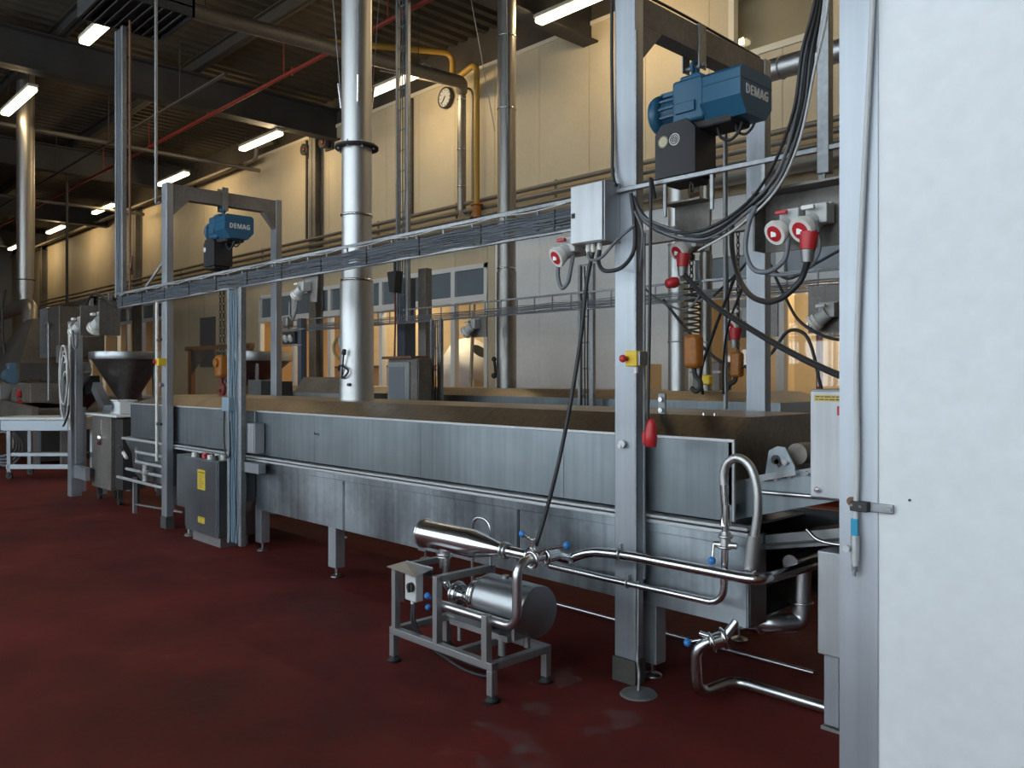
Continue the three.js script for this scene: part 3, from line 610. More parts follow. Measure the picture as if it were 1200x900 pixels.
part(ladA, 'junction_box', box(-7.28, -7.14, 1.29, 1.42, -3.41, -3.34, 0.008), std([0.22, 0.31, 0.38], 0.5), 'blue grey junction box');
part(ladA, 'cable_loop', tube([[-7.27, 1.3, -3.36], [-7.27, 1.0, -3.36], [-7.24, 0.9, -3.36], [-7.2, 0.87, -3.36], [-7.16, 0.9, -3.36], [-7.15, 1.0, -3.36], [-7.16, 1.2, -3.36]], 0.008), M.cableDark);
part(ladA, 'support_arm', [box(-7.02, -6.75, 0.75, 0.84, -3.5, -3.43, 0.004)], M.post);
ladder('tall vertical cable ladder hanging from the air unit to the tray end', -10.5, -10.24, -3.5, 2.55, 5.76, 5, M.cableTray);
ladder('vertical cable ladder from the roof down to the rear tray beside the thin steel post', -9.9, -9.6, -7.2, 2.4, 7.12, 4);
ladder('short vertical cable ladder under the rear tray beside the steel cabinet', -9.07, -8.83, -7.18, 0.1, 2.4, 4);
ladder('vertical cable ladder against the white wall under the rear tray', -6.4, -6.17, -7.25, 0.1, 2.9, 3, M.cableDark);

// ================================================================ ELECTRICS ROUND THE NEAR PORTAL
{
  const o = thing('junction_cabinet', 'pale grey steel junction cabinet fixed to the portal post above the tray end', 'cabinet', [-2.86, 2.3, -3.37]);
  part(o, 'body', box(-2.975, -2.745, 2.305, 2.62, -3.44, -3.312, 0.005), M.cabinet);
  const d = part(o, 'door', box(-2.972, -2.753, 2.31, 2.616, -3.312, -3.3, 0.004), M.cabinet);
  part(d, 'lock', [box(-2.963, -2.94, 2.445, 2.472, -3.3, -3.297), cyl([-2.951, 2.459, -3.298], [-2.951, 2.459, -3.292], 0.006)], M.dark);
  for (const x of [-2.9, -2.865, -2.82]) part(o, 'cable_gland', [cyl([x, 2.275, -3.36], [x, 2.306, -3.36], 0.014, 0.014, 6), cyl([x, 2.262, -3.36], [x, 2.276, -3.36], 0.011)], M.plasticWhite);
}
// a surface socket with a hinged round cover; a plug hangs in it where asked
function socket(label, p, s, plug, ring, group, aside) {
  const o = thing('power_socket', label, 'socket', p, group), [x, y, z] = p;
  part(o, 'housing', [mid(x + 0.01 * s, y + 0.055 * s, z, 0.085 * s, 0.075 * s, 0.05 * s, 0.006), box(x - 0.05 * s, x + 0.05 * s, y + 0.02 * s, y + 0.1 * s, z - 0.045 * s, z - 0.02 * s, 0.004)], M.plasticGrey);
  const n = aside ? [-0.8, -0.55, 0.1] : [-0.25, -0.5, 0.85];   // some covers look down and away along the tray
  const len = Math.hypot(...n), u = n.map((v) => v / len), at = (t) => [x - 0.01 * s + u[0] * t * s, y + 0.02 * s + u[1] * t * s, z + 0.02 * s + u[2] * t * s];
  part(o, 'collar', cyl(at(-0.03), at(0.05), 0.034 * s, 0.04 * s, 24), M.plasticGrey);
  const f = part(o, 'hinged_cover', [cyl(at(0.05), at(0.066), 0.052 * s, 0.05 * s, 28), cyl(at(0.03), at(0.05), 0.044 * s, 0.044 * s, 24)], M.plasticWhite);
  part(f, 'red_disc', [cyl(at(0.066), at(0.069), 0.034 * s, 0.034 * s, 24)], M.red);
  part(f, 'marking', [mid(...at(0.071), 0.022 * s, 0.022 * s, 0.006)], M.letter);
  part(o, 'catch', mid(x - 0.005 * s, y + 0.075 * s, z + 0.055 * s, 0.05 * s, 0.016 * s, 0.02 * s, 0.004), ring ? M.red : M.plasticWhite);
  if (plug) { part(o, 'plug', [cyl([x, y - 0.02 * s, z + 0.055 * s], [x - 0.004, y - 0.085 * s, z + 0.06 * s], 0.036 * s, 0.028 * s, 20)], M.red, 'red plug'); part(o, 'plug_gland', cyl([x - 0.004, y - 0.085 * s, z + 0.06 * s], [x - 0.006, y - 0.13 * s, z + 0.06 * s], 0.026 * s, 0.02 * s, 16), M.cast); }
  return o;
}
{
  const b = thing('mounting_plate', 'grey sheet steel backing panel holding two sockets beside the white partition', 'panel', [-1.72, 2.14, -3.42]);
  part(b, 'back_sheet', box(-1.895, -1.45, 2.16, 2.415, -3.43, -3.415), M.tin);
  part(b, 'top_flange', box(-1.9, -1.45, 2.41, 2.42, -3.43, -3.3), M.tin); part(b, 'side_flange', box(-1.905, -1.895, 2.16, 2.415, -3.43, -3.32), M.tin);
  socket('white and red power socket without a plug on the twin socket panel', [-1.755, 2.23, -3.365], 1.05, false, true);
  socket('white and red power socket with a red plug in it on the twin socket panel', [-1.625, 2.225, -3.35], 1.12, true, false);
  const c = thing('mounting_plate', 'grey sheet steel backing panel holding one socket behind the hanging cable loop', 'panel', [-2.53, 2.25, -3.8]);
  part(c, 'back_sheet', box(-2.65, -2.43, 2.27, 2.535, -3.81, -3.795), M.tin); part(c, 'top_flange', box(-2.66, -2.43, 2.53, 2.54, -3.81, -3.7), M.tin);
  socket('white and red power socket with a red plug behind the hanging cable loop', [-2.515, 2.27, -3.74], 1.05, true, false);
  solo('red_coupler', 'small round red coupler hanging under the plugged single socket', 'coupler', [lathe([[0, 0], [0.026, 0], [0.03, 0.02], [0.024, 0.06], [0, 0.06]], [-2.53, 2.1, -3.64], [-0.3, -0.2, 0.9], 20)], M.red);
  const h = thing('mounting_plate', 'folded grey bracket under the tray end beside the junction cabinet', 'panel', [-3.05, 2.2, -3.42]);
  part(h, 'back_sheet', prism([[-3.16, 2.47], [-2.96, 2.47], [-2.97, 2.26], [-3.1, 2.26]], 'z', -3.425, -3.415), M.tin);
  socket('grey power socket with a cable loop under the junction cabinet', [-3.04, 2.26, -3.37], 1.1, false, true);
}
const loopCable = (label, pts, r, m = M.cableGrey, group) => solo('cable', label, 'cable', tube(pts, r, pts.length * 8, 8), m, group);
loopCable('grey cable loop hanging below the socket under the junction cabinet', [[-3.085, 2.235, -3.33], [-3.09, 2.15, -3.33], [-3.06, 2.085, -3.33], [-3.02, 2.11, -3.33], [-3.0, 2.17, -3.33], [-3.0, 2.25, -3.35]], 0.011);
loopCable('black cable swinging from the junction cabinet round the portal post', [[-2.82, 2.27, -3.36], [-2.81, 2.2, -3.34], [-2.75, 2.15, -3.32], [-2.67, 2.16, -3.35], [-2.63, 2.24, -3.4], [-2.64, 2.42, -3.42], [-2.66, 2.55, -3.42]], 0.011, M.cableDark);
loopCable('grey cable swinging from the junction cabinet to the post', [[-2.9, 2.27, -3.36], [-2.86, 2.22, -3.33], [-2.78, 2.22, -3.32], [-2.7, 2.31, -3.36], [-2.63, 2.38, -3.41]], 0.008);
loopCable('thin grey cable drooping behind the portal post to the single socket', [[-2.62, 2.45, -3.4], [-2.58, 2.35, -3.41], [-2.62, 2.2, -3.45], [-2.66, 2.1, -3.5], [-2.6, 2.0, -3.6], [-2.52, 1.96, -3.7], [-2.45, 2.02, -3.72], [-2.46, 2.2, -3.74]], 0.006);
loopCable('long black cable dropping from the junction cabinet to the pump', [[-2.865, 2.27, -3.36], [-2.895, 2.13, -3.35], [-2.902, 1.79, -3.3], [-2.93, 1.45, -3.25], [-2.963, 1.16, -3.2], [-2.945, 0.9, -3.08], [-2.937, 0.745, -3.0]], 0.011, M.cableDark);
loopCable('thick black cable slanting down from the single socket towards the white partition', [[-2.515, 2.145, -3.68], [-2.45, 2.09, -3.66], [-2.313, 1.986, -3.6], [-1.917, 1.793, -3.4], [-1.576, 1.659, -3.2], [-1.2, 1.54, -3.0]], 0.014, M.cableDark);
loopCable('thick black cable sagging from the plugged twin panel socket', [[-1.63, 2.08, -3.28], [-1.64, 2.0, -3.24], [-1.733, 1.932, -3.25], [-1.889, 1.942, -3.35], [-2.13, 2.065, -3.6], [-2.298, 2.272, -3.8], [-2.33, 2.45, -3.85]], 0.013, M.cableDark);
for (let k = 0; k < 5; k++) {
  const j = (a) => a + (rnd() - 0.5) * 0.03, dz = k * 0.012, up = k * 0.014;
  loopCable('grey cable of the thick bundle sweeping down from the roof to the junction cabinet', [[-1.40, 4.0, -2.98 - dz], [-1.461, 3.027, -3.0 - dz], [-1.537 + up * 0.4, 2.868, -3.05 - dz], [-1.598 + up * 0.5, 2.661, -3.1 - dz], [j(-1.745), 2.467 - up, -3.2 - dz], [-1.944, j(2.368) - up, -3.3 - dz], [-2.199, 2.29 - up * 0.8, -3.35 - dz], [-2.42, j(2.335) - up * 0.4, -3.38], [-2.57, 2.43 - up * 0.5, -3.40], [-2.64, 2.53, -3.42]], 0.0072, k % 2 ? M.cableGrey : M.cableDark, 'bundle of roof cables');
}
loopCable('light grey cable apart from the bundle sweeping down from the roof', [[-1.37, 4.0, -2.98], [-1.42, 3.0, -3.02], [-1.5, 2.8, -3.08], [-1.6, 2.55, -3.15], [-1.75, 2.4, -3.25], [-2.0, 2.28, -3.35], [-2.25, 2.21, -3.42]], 0.006, M.plasticGrey);
loopCable('grey cable looping from the twin socket panel edge', [[-1.88, 2.35, -3.3], [-1.9, 2.28, -3.28], [-1.91, 2.15, -3.27], [-1.87, 2.07, -3.27], [-1.8, 2.055, -3.27], [-1.74, 2.1, -3.29], [-1.73, 2.19, -3.31]], 0.011);
loopCable('grey cable loop hanging under the plugged twin panel socket', [[-1.6, 2.25, -3.3], [-1.59, 2.12, -3.3], [-1.64, 2.05, -3.29], [-1.74, 2.035, -3.28], [-1.82, 2.05, -3.28]], 0.008);
loopCable('black vertical cable hanging in front of the hood to the red plug', [[-2.505, 2.5, -3.42], [-2.49, 2.6, -3.36], [-2.475, 2.5, -3.34], [-2.48, 2.0, -3.34], [-2.485, 1.39, -3.33]], 0.008, M.cableDark);
solo('red_plug', 'red industrial plug hanging on a black cable before the hood', 'plug', [lathe([[0, 0], [0.03, 0.004], [0.033, 0.05], [0.03, 0.06], [0.028, 0.1], [0.018, 0.125], [0.012, 0.14], [0, 0.14]], [-2.47, 1.255, -3.33], [0.06, 1, 0], 22), mid(-2.5, 1.3, -3.33, 0.025, 0.06, 0.03, 0.008)], M.red);
loopCable('black cable slanting behind the portal from the rear hoist towards the hood', [[-2.4, 2.15, -4.0], [-2.6, 1.85, -4.1], [-2.75, 1.62, -4.2], [-2.8, 1.5, -4.3]], 0.009, M.cableDark);
loopCable('second black cable slanting beside the chain hoist towards the hood', [[-2.36, 2.1, -4.02], [-2.5, 1.9, -4.1], [-2.66, 1.66, -4.3], [-2.72, 1.5, -4.4]], 0.007, M.cableDark);
loopCable('black cable running up the front of the near portal post', [[-2.79, 4.0, -3.43], [-2.795, 3.3, -3.43], [-2.785, 2.9, -3.425], [-2.77, 2.65, -3.41], [-2.74, 2.6, -3.4]], 0.009, M.cableDark);
loopCable('thin black wire on the top of the near portal beam', [[-2.66, 3.615, -3.5], [-2.67, 3.625, -3.8], [-2.67, 3.62, -4.2], [-2.68, 3.615, -4.75]], 0.008, M.cableDark);
{
  const st = thing('hanging_strut', 'flat galvanised strut hanging from the roof above the twin socket panel', 'strut', [-1.623, 2.44, -3.42]);
  part(st, 'channel', [box(-1.65, -1.597, 2.47, 7.12, -3.45, -3.405, 0.004)], M.galv); part(st, 'stem', cyl([-1.623, 2.415, -3.42], [-1.623, 2.48, -3.42], 0.008), M.galv);
  const s2 = thing('hanging_strut', 'slender steel strut standing on the hood behind the far post of the near portal', 'strut', [-2.78, 1.4, -4.62]);
  part(s2, 'channel', [cyl([-2.83, 1.4, -4.6], [-2.83, 3.45, -4.6], 0.015)], M.galv);
  const e = thing('emergency_stop', 'yellow emergency stop box with red button on the near portal post', 'button', [-2.63, 1.66, -3.42]);
  part(e, 'housing', box(-2.66, -2.585, 1.655, 1.735, -3.44, -3.37, 0.006), M.yellow); part(e, 'button', lathe([[0, 0.04], [0.016, 0.038], [0.02, 0.028], [0.02, 0.02], [0.012, 0.016], [0.012, 0]], [-2.645, 1.695, -3.37], [-0.35, 0, 0.9], 20), M.red, 'red mushroom button');
  part(e, 'gland', cyl([-2.618, 1.62, -3.41], [-2.618, 1.656, -3.41], 0.011), M.plasticWhite);
  part(e, 'base', box(-2.6, -2.572, 1.66, 1.73, -3.45, -3.38), M.galv);
  const e2 = thing('emergency_stop', 'small yellow emergency stop box on the portal post near the hopper', 'button', [-8.84, 1.72, -3.42]);
  part(e2, 'housing', box(-8.9, -8.82, 1.72, 1.8, -3.44, -3.36, 0.006), M.yellow); part(e2, 'button', cyl([-8.89, 1.76, -3.36], [-8.9, 1.76, -3.33], 0.022), M.red);
  const k = thing('post_knob', 'small steel clamp screw on the near portal post', 'screw', [-2.73, 1.2, -3.43]);
  part(k, 'screw', [cyl([-2.73, 1.24, -3.44], [-2.73, 1.24, -3.41], 0.012), cyl([-2.72, 1.25, -3.43], [-2.72, 1.25, -3.415], 0.02)], M.tubeSteel);
  const k2 = thing('post_knob', 'small steel clamp screw on the portal post near the hopper', 'screw', [-8.88, 1.5, -3.43]);
  part(k2, 'screw', [cyl([-8.9, 1.52, -3.44], [-8.9, 1.52, -3.40], 0.02)], M.cast);
}

// ================================================================ PUMP SKID
{
  const zf = -2.765, zb = -3.15, xl = -3.825, xr = -3.01, w = 0.02, o = thing('pump_skid', 'steel pump skid with drum motor and polished filter tube on the red floor', 'pump', [-3.42, 0, -2.96]);
  part(o, 'base_frame', [box(xl - w, xr + w, 0.155, 0.195, zf - w, zf + w, 0.004), box(xl - w, xr + w, 0.155, 0.195, zb - w, zb + w, 0.004), box(xl - w, xl + w, 0.155, 0.195, zb, zf, 0.004), box(xr - w, xr + w, 0.155, 0.195, zb, zf, 0.004), box(-3.3, -3.26, 0.16, 0.195, zb, zf)], M.cast);
  for (const [x, z] of [[xl, zf], [xr, zf], [xl, zb], [xr, zb]]) {
    const l = part(o, 'leg', box(x - w, x + w, 0.03, 0.155, z - w, z + w, 0.004), M.cast);
    part(l, 'rubber_foot', lathe([[0, 0.034], [0.02, 0.034], [0.03, 0.012], [0.042, 0.002], [0, 0]], [x, 0, z], [0, 1, 0], 20), M.rubber);
  }
  part(o, 'upright', box(-3.825, -3.79, 0.19, 0.545, zf - w, zf + w, 0.004), M.cast);
  part(o, 'upright', box(-3.457, -3.42, 0.19, 0.545, zf - w, zf + w, 0.004), M.cast);
  part(o, 'upright', box(-3.457, -3.42, 0.19, 0.545, zb - w, zb + w, 0.004), M.cast);
  part(o, 'upright', box(-3.07, -3.03, 0.19, 0.422, zf - w, zf + w, 0.004), M.cast);
  part(o, 'cross_bar', box(-3.457, -3.42, 0.51, 0.547, zb, zf, 0.004), M.cast);
  part(o, 'cross_bar', box(-3.83, -3.795, 0.51, 0.545, zb, zf, 0.004), M.cast);
  part(o, 'bearer', [box(-3.45, -3.0, 0.27, 0.3, -3.06, -2.86), cyl([-3.05, 0.195, -2.87], [-3.05, 0.3, -2.87], 0.018), cyl([-3.05, 0.195, -3.05], [-3.05, 0.3, -3.05], 0.018), cyl([-3.38, 0.195, -2.87], [-3.38, 0.27, -2.87], 0.012)], M.cast);
  // switch under its little roof
  const s = part(o, 'switch_box', box(-3.7, -3.6, 0.375, 0.525, -2.8, -2.745, 0.008), M.plasticGrey, 'white rotary switch box');
  part(s, 'rotary_knob', [cyl([-3.632, 0.455, -2.745], [-3.632, 0.455, -2.725], 0.026, 0.026, 20), box(-3.638, -3.626, 0.43, 0.48, -2.73, -2.715, 0.003)], M.dark);
  part(s, 'gland', cyl([-3.665, 0.352, -2.775], [-3.665, 0.376, -2.775], 0.012), M.plasticWhite);
  part(o, 'rain_roof', [poly([[[-3.81, 0.555, -2.83], [-3.81, 0.545, -2.7], [-3.55, 0.53, -2.7], [-3.55, 0.555, -2.83]]]), poly([[[-3.79, 0.545, -2.75], [-3.72, 0.54, -2.75], [-3.75, 0.34, -2.78], [-3.8, 0.34, -2.78]]]), box(-3.8, -3.56, 0.5, 0.56, -2.835, -2.83)], M.steelSmooth);
  part(o, 'switch_cable', [tube([[-3.665, 0.36, -2.775], [-3.66, 0.25, -2.77], [-3.62, 0.12, -2.85], [-3.5, 0.05, -2.9], [-3.35, 0.02, -2.92], [-3.22, 0.03, -2.95], [-3.18, 0.12, -2.96], [-3.16, 0.28, -2.97]], 0.009, 60), tube([[-3.65, 0.36, -2.775], [-3.64, 0.26, -2.77], [-3.6, 0.14, -2.83], [-3.45, 0.06, -2.93], [-3.3, 0.035, -2.98]], 0.008, 40)], M.cableDark);
  // drum motor
  const d = part(o, 'drum_motor', lathe([[0, 0], [0.085, 0], [0.1, 0.01], [0.124, 0.03], [0.128, 0.05], [0.128, 0.405], [0.124, 0.415], [0, 0.417]], [-3.285, 0.432, -2.96], [1, 0, 0], 48), M.steelSmooth);
  part(d, 'clamp_ring', [torus([-3.3, 0.432, -2.96], [1, 0, 0], 0.09, 0.012, 32), torus([-3.325, 0.432, -2.96], [1, 0, 0], 0.085, 0.01, 32)], M.polished);
  part(d, 'terminal_boss', cyl([-3.12, 0.55, -2.96], [-3.12, 0.572, -2.96], 0.02), M.cast);
  part(d, 'motor_foot', [box(-2.97, -2.95, 0.29, 0.36, -3.06, -2.86), box(-3.18, -3.16, 0.29, 0.35, -3.06, -2.86)], M.cast);
  part(o, 'pump_head', [lathe([[0, 0], [0.05, 0], [0.06, 0.015], [0.06, 0.05], [0.03, 0.06], [0.03, 0.16], [0, 0.16]], [-3.5, 0.41, -2.94], [1, 0, 0], 28), torus([-3.48, 0.41, -2.94], [1, 0, 0], 0.062, 0.01, 28), torus([-3.455, 0.41, -2.94], [1, 0, 0], 0.055, 0.008, 28)], M.polished);
  part(o, 'inlet_elbow', pipe([[-3.6, 0.62, -2.96], [-3.6, 0.43, -2.95], [-3.5, 0.41, -2.94]], 0.024, 0.09), M.polished);
  // filter tube
  const f = part(o, 'filter_tube', lathe([[0, 0.004], [0.07, 0], [0.08, 0.004], [0.08, 0.02], [0.076, 0.03], [0.076, 0.43], [0.03, 0.66], [0.028, 0.74], [0.028, 0.86]], [-3.8, 0.7, -2.96], [1, 0, 0], 48), M.polished, 'polished filter tube with a cone');
  part(f, 'clamp_ring', [torus([-3.79, 0.7, -2.96], [1, 0, 0], 0.078, 0.008, 40), torus([-3.13, 0.7, -2.96], [1, 0, 0], 0.036, 0.009, 24), torus([-3.105, 0.7, -2.96], [1, 0, 0], 0.036, 0.007, 24)], M.tubeSteel);
  part(o, 'filter_stub', [cyl([-3.62, 0.53, -2.96], [-3.62, 0.64, -2.96], 0.028, 0.028, 20), torus([-3.62, 0.605, -2.96], [0, 1, 0], 0.036, 0.008, 24), torus([-3.62, 0.59, -2.96], [0, 1, 0], 0.034, 0.007, 24)], M.tubeSteel);
  part(o, 'hoop', pipe([[-3.585, 0.2, -3.14], [-3.585, 0.8, -3.14], [-3.43, 0.8, -3.14], [-3.43, 0.2, -3.14]], 0.009, 0.08), M.tubeSteel);
  // delivery pipe
  part(o, 'delivery_pipe', pipe([[-3.46, 0.385, -2.8], [-2.87, 0.385, -2.8], [-2.87, 0.7, -2.8], [-2.87, 0.705, -2.98]], 0.024, 0.085, 18), M.tubeSteel);
  const v = part(o, 'valve', [cyl([-2.95, 0.7, -2.96], [-2.85, 0.7, -2.96], 0.034, 0.034, 20), torus([-2.935, 0.7, -2.96], [1, 0, 0], 0.04, 0.009), torus([-2.87, 0.7, -2.9], [0, 0, 1], 0.038, 0.009), torus([-2.87, 0.7, -2.99], [0, 0, 1], 0.038, 0.009), box(-2.93, -2.91, 0.73, 0.79, -2.97, -2.95, 0.004), cyl([-2.86, 0.7, -3.0], [-2.86, 0.7, -3.08], 0.028, 0.028, 18)], M.polished);
  part(v, 'lever', [cyl([-2.92, 0.775, -2.96], [-3.05, 0.785, -3.02], 0.007), cyl([-2.87, 0.74, -2.96], [-2.79, 0.76, -3.05], 0.007)], M.polished);
  part(v, 'blue_knob', ball([-3.06, 0.786, -3.025], 0.019), M.blueKnob); part(v, 'blue_knob', ball([-2.78, 0.763, -3.06], 0.019), M.blueKnob); part(v, 'side_knob', [cyl([-3.52, 0.41, -2.86], [-3.52, 0.41, -2.78], 0.006), ball([-3.535, 0.42, -2.775], 0.018), ball([-3.53, 0.36, -2.775], 0.016)], M.blueKnob);
}
// pipes in front of the trough
{
  const o = thing('supply_pipe', 'polished supply pipe running from the pump valve along the trough', 'pipe', [-2.4, 0.56, -3.36]);
  part(o, 'run', pipe([[-2.87, 0.7, -3.06], [-2.9, 0.655, -3.2], [-3.02, 0.615, -3.33], [-2.88, 0.672, -3.36], [-2.64, 0.69, -3.36], [-1.9, 0.69, -3.36], [-1.87, 0.69, -4.05]], 0.0255, 0.1, 18), M.polished);
  for (const x of [-2.68]) part(o, 'pipe_clamp', [torus([x, 0.69, -3.36], [1, 0, 0], 0.03, 0.006), box(x - 0.008, x + 0.008, 0.715, 0.745, -3.37, -3.35)], M.tubeSteel);
  const q = thing('return_pipe', 'thinner steel pipe below the supply pipe bending up at the trough end', 'pipe', [-2.6, 0.52, -3.42]);
  part(q, 'run', pipe([[-3.24, 0.53, -3.42], [-2.113, 0.53, -3.42], [-2.113, 1.0, -3.44]], 0.0175, 0.09, 16), M.polished);
  part(q, 'pipe_clamp', [torus([-2.68, 0.53, -3.42], [1, 0, 0], 0.022, 0.005), box(-2.688, -2.672, 0.55, 0.575, -3.43, -3.41)], M.tubeSteel);
  part(q, 'ball_valve', [cyl([-2.113, 0.79, -3.43], [-2.113, 0.87, -3.435], 0.026, 0.026, 18), torus([-2.113, 0.85, -3.435], [0, 1, 0], 0.028, 0.008), torus([-2.113, 0.8, -3.43], [0, 1, 0], 0.028, 0.008), cyl([-2.16, 0.81, -3.41], [-2.06, 0.81, -3.45], 0.016)], M.tubeSteel);
  const lv = part(q, 'lever', cyl([-2.155, 0.81, -3.4], [-2.155, 0.745, -3.39], 0.0055), M.polished); part(lv, 'blue_knob', ball([-2.155, 0.737, -3.385], 0.019), M.blueKnob);
  const h = thing('braided_hose', 'braided steel hose arching over at the end of the hood', 'hose', [-2.05, 0.66, -3.45]);
  part(h, 'ferrule', [cyl([-2.115, 0.88, -3.445], [-2.132, 1.1, -3.45], 0.017, 0.019, 16), cyl([-2.118, 0.9, -3.445], [-2.12, 0.96, -3.445], 0.028, 0.018, 16)], M.polished);
  part(h, 'braid', tube([[-2.131, 1.09, -3.45], [-2.131, 1.14, -3.45], [-2.108, 1.197, -3.45], [-2.055, 1.222, -3.45], [-1.998, 1.193, -3.45], [-1.96, 1.1, -3.45], [-1.955, 0.98, -3.45], [-1.972, 0.85, -3.45]], 0.021, 60, 16), M.flue);
  part(h, 'sleeve', cyl([-1.972, 0.87, -3.45], [-1.99, 0.72, -3.45], 0.03, 0.034, 18), M.cast);
  part(h, 'end_fitting', [cyl([-1.99, 0.7, -3.45], [-1.98, 0.7, -3.4], 0.026, 0.026, 16), cyl([-1.98, 0.69, -3.4], [-1.98, 0.69, -3.38], 0.015)], M.polished);
  const d = thing('drain_pipe', 'steel drain pipe with a valve bending along the floor under the machine end', 'pipe', [-2.0, 0, -3.6]);
  part(d, 'run', pipe([[-2.16, 0.35, -3.52], [-2.27, 0.3, -3.42], [-2.29, 0.05, -3.47], [-2.26, 0.05, -3.76], [-1.1, 0.05, -3.75]], 0.026, 0.09, 16), M.tubeSteel);
  part(d, 'outlet', cyl([-2.13, 0.42, -3.56], [-2.17, 0.34, -3.51], 0.022, 0.022, 16), M.tubeSteel);
  const dv = part(d, 'valve', [cyl([-2.16, 0.345, -3.52], [-2.22, 0.315, -3.46], 0.04, 0.04, 20), torus([-2.17, 0.34, -3.51], [-0.7, -0.3, 0.7], 0.045, 0.01), torus([-2.21, 0.32, -3.47], [-0.7, -0.3, 0.7], 0.043, 0.009)], M.polished);
  const dl = part(dv, 'lever', [cyl([-2.19, 0.35, -3.46], [-2.3, 0.31, -3.44], 0.007), cyl([-2.22, 0.35, -3.46], [-2.26, 0.36, -3.44], 0.012)], M.polished); part(dl, 'blue_knob', ball([-2.325, 0.3, -3.435], 0.02), M.blueKnob);
  const sk = thing('floor_channel', 'flat steel pipe rail lying on the floor behind the near legs', 'rail', [-3.4, 0, -4.1]);
  part(sk, 'rail', [cyl([-4.6, 0.07, -4.1], [-2.0, 0.07, -4.1], 0.012)], M.tubeSteel); for (const x of [-4.5, -3.1]) part(sk, 'foot', box(x - 0.02, x + 0.02, 0, 0.06, -4.13, -4.07), M.cast);
}
// fittings on the partition edge
{
  const z = -2.196, o = thing('air_line', 'thin grey air line with a ball valve fixed to the metal partition edge', 'pipe', [-0.95, 1.08, z]);
  part(o, 'line', tube([[-0.88, 3.4, z + 0.012], [-0.905, 2.6, z + 0.012], [-0.93, 2.1, z + 0.012], [-0.948, 1.65, z + 0.012], [-0.946, 1.4, z + 0.012], [-0.951, 1.2, z + 0.012]], 0.007, 80, 8), M.plasticGrey);
  part(o, 'pipe_clip', box(-0.962, -0.915, 1.245, 1.272, z, z + 0.024, 0.003), M.dark, 'black clip');
  part(o, 'bracket', [box(-0.915, -0.855, 1.246, 1.27, z - 0.002, z + 0.008, 0.003), cyl([-0.865, 1.258, z + 0.006], [-0.865, 1.258, z + 0.012], 0.006)], M.galv);
  part(o, 'screw_head', [cyl([-0.955, 1.261, z + 0.024], [-0.955, 1.261, z + 0.027], 0.004), cyl([-0.933, 1.259, z + 0.024], [-0.933, 1.259, z + 0.027], 0.004)], M.polished);
  part(o, 'valve_lever', box(-0.961, -0.942, 1.175, 1.225, z + 0.012, z + 0.02, 0.003), M.blueTag, 'blue valve lever');
  part(o, 'valve_body', [cyl([-0.95, 1.115, z + 0.016], [-0.95, 1.18, z + 0.016], 0.011, 0.011, 12), cyl([-0.95, 1.1, z + 0.016], [-0.95, 1.118, z + 0.016], 0.009, 0.009, 6), cyl([-0.966, 1.145, z + 0.02], [-0.966, 1.145, z + 0.036], 0.01, 0.01, 6)], M.railSteel);
  part(o, 'nozzle', [cyl([-0.952, 1.085, z + 0.016], [-0.952, 1.104, z + 0.016], 0.008, 0.008, 8), cyl([-0.952, 1.072, z + 0.016], [-0.952, 1.086, z + 0.016], 0.004)], M.galv);
  solo('rusty_plug', 'rust stained screw plug on the metal partition edge', 'plug', cyl([-0.966, 1.268, z - 0.001], [-0.966, 1.268, z + 0.006], 0.012), M.rust);
  solo('screw_hole', 'small black screw plug in the white partition wall', 'plug', cyl([-0.818, 1.286, -2.201], [-0.818, 1.286, -2.197], 0.0035, 0.0035, 10), M.dark);
}

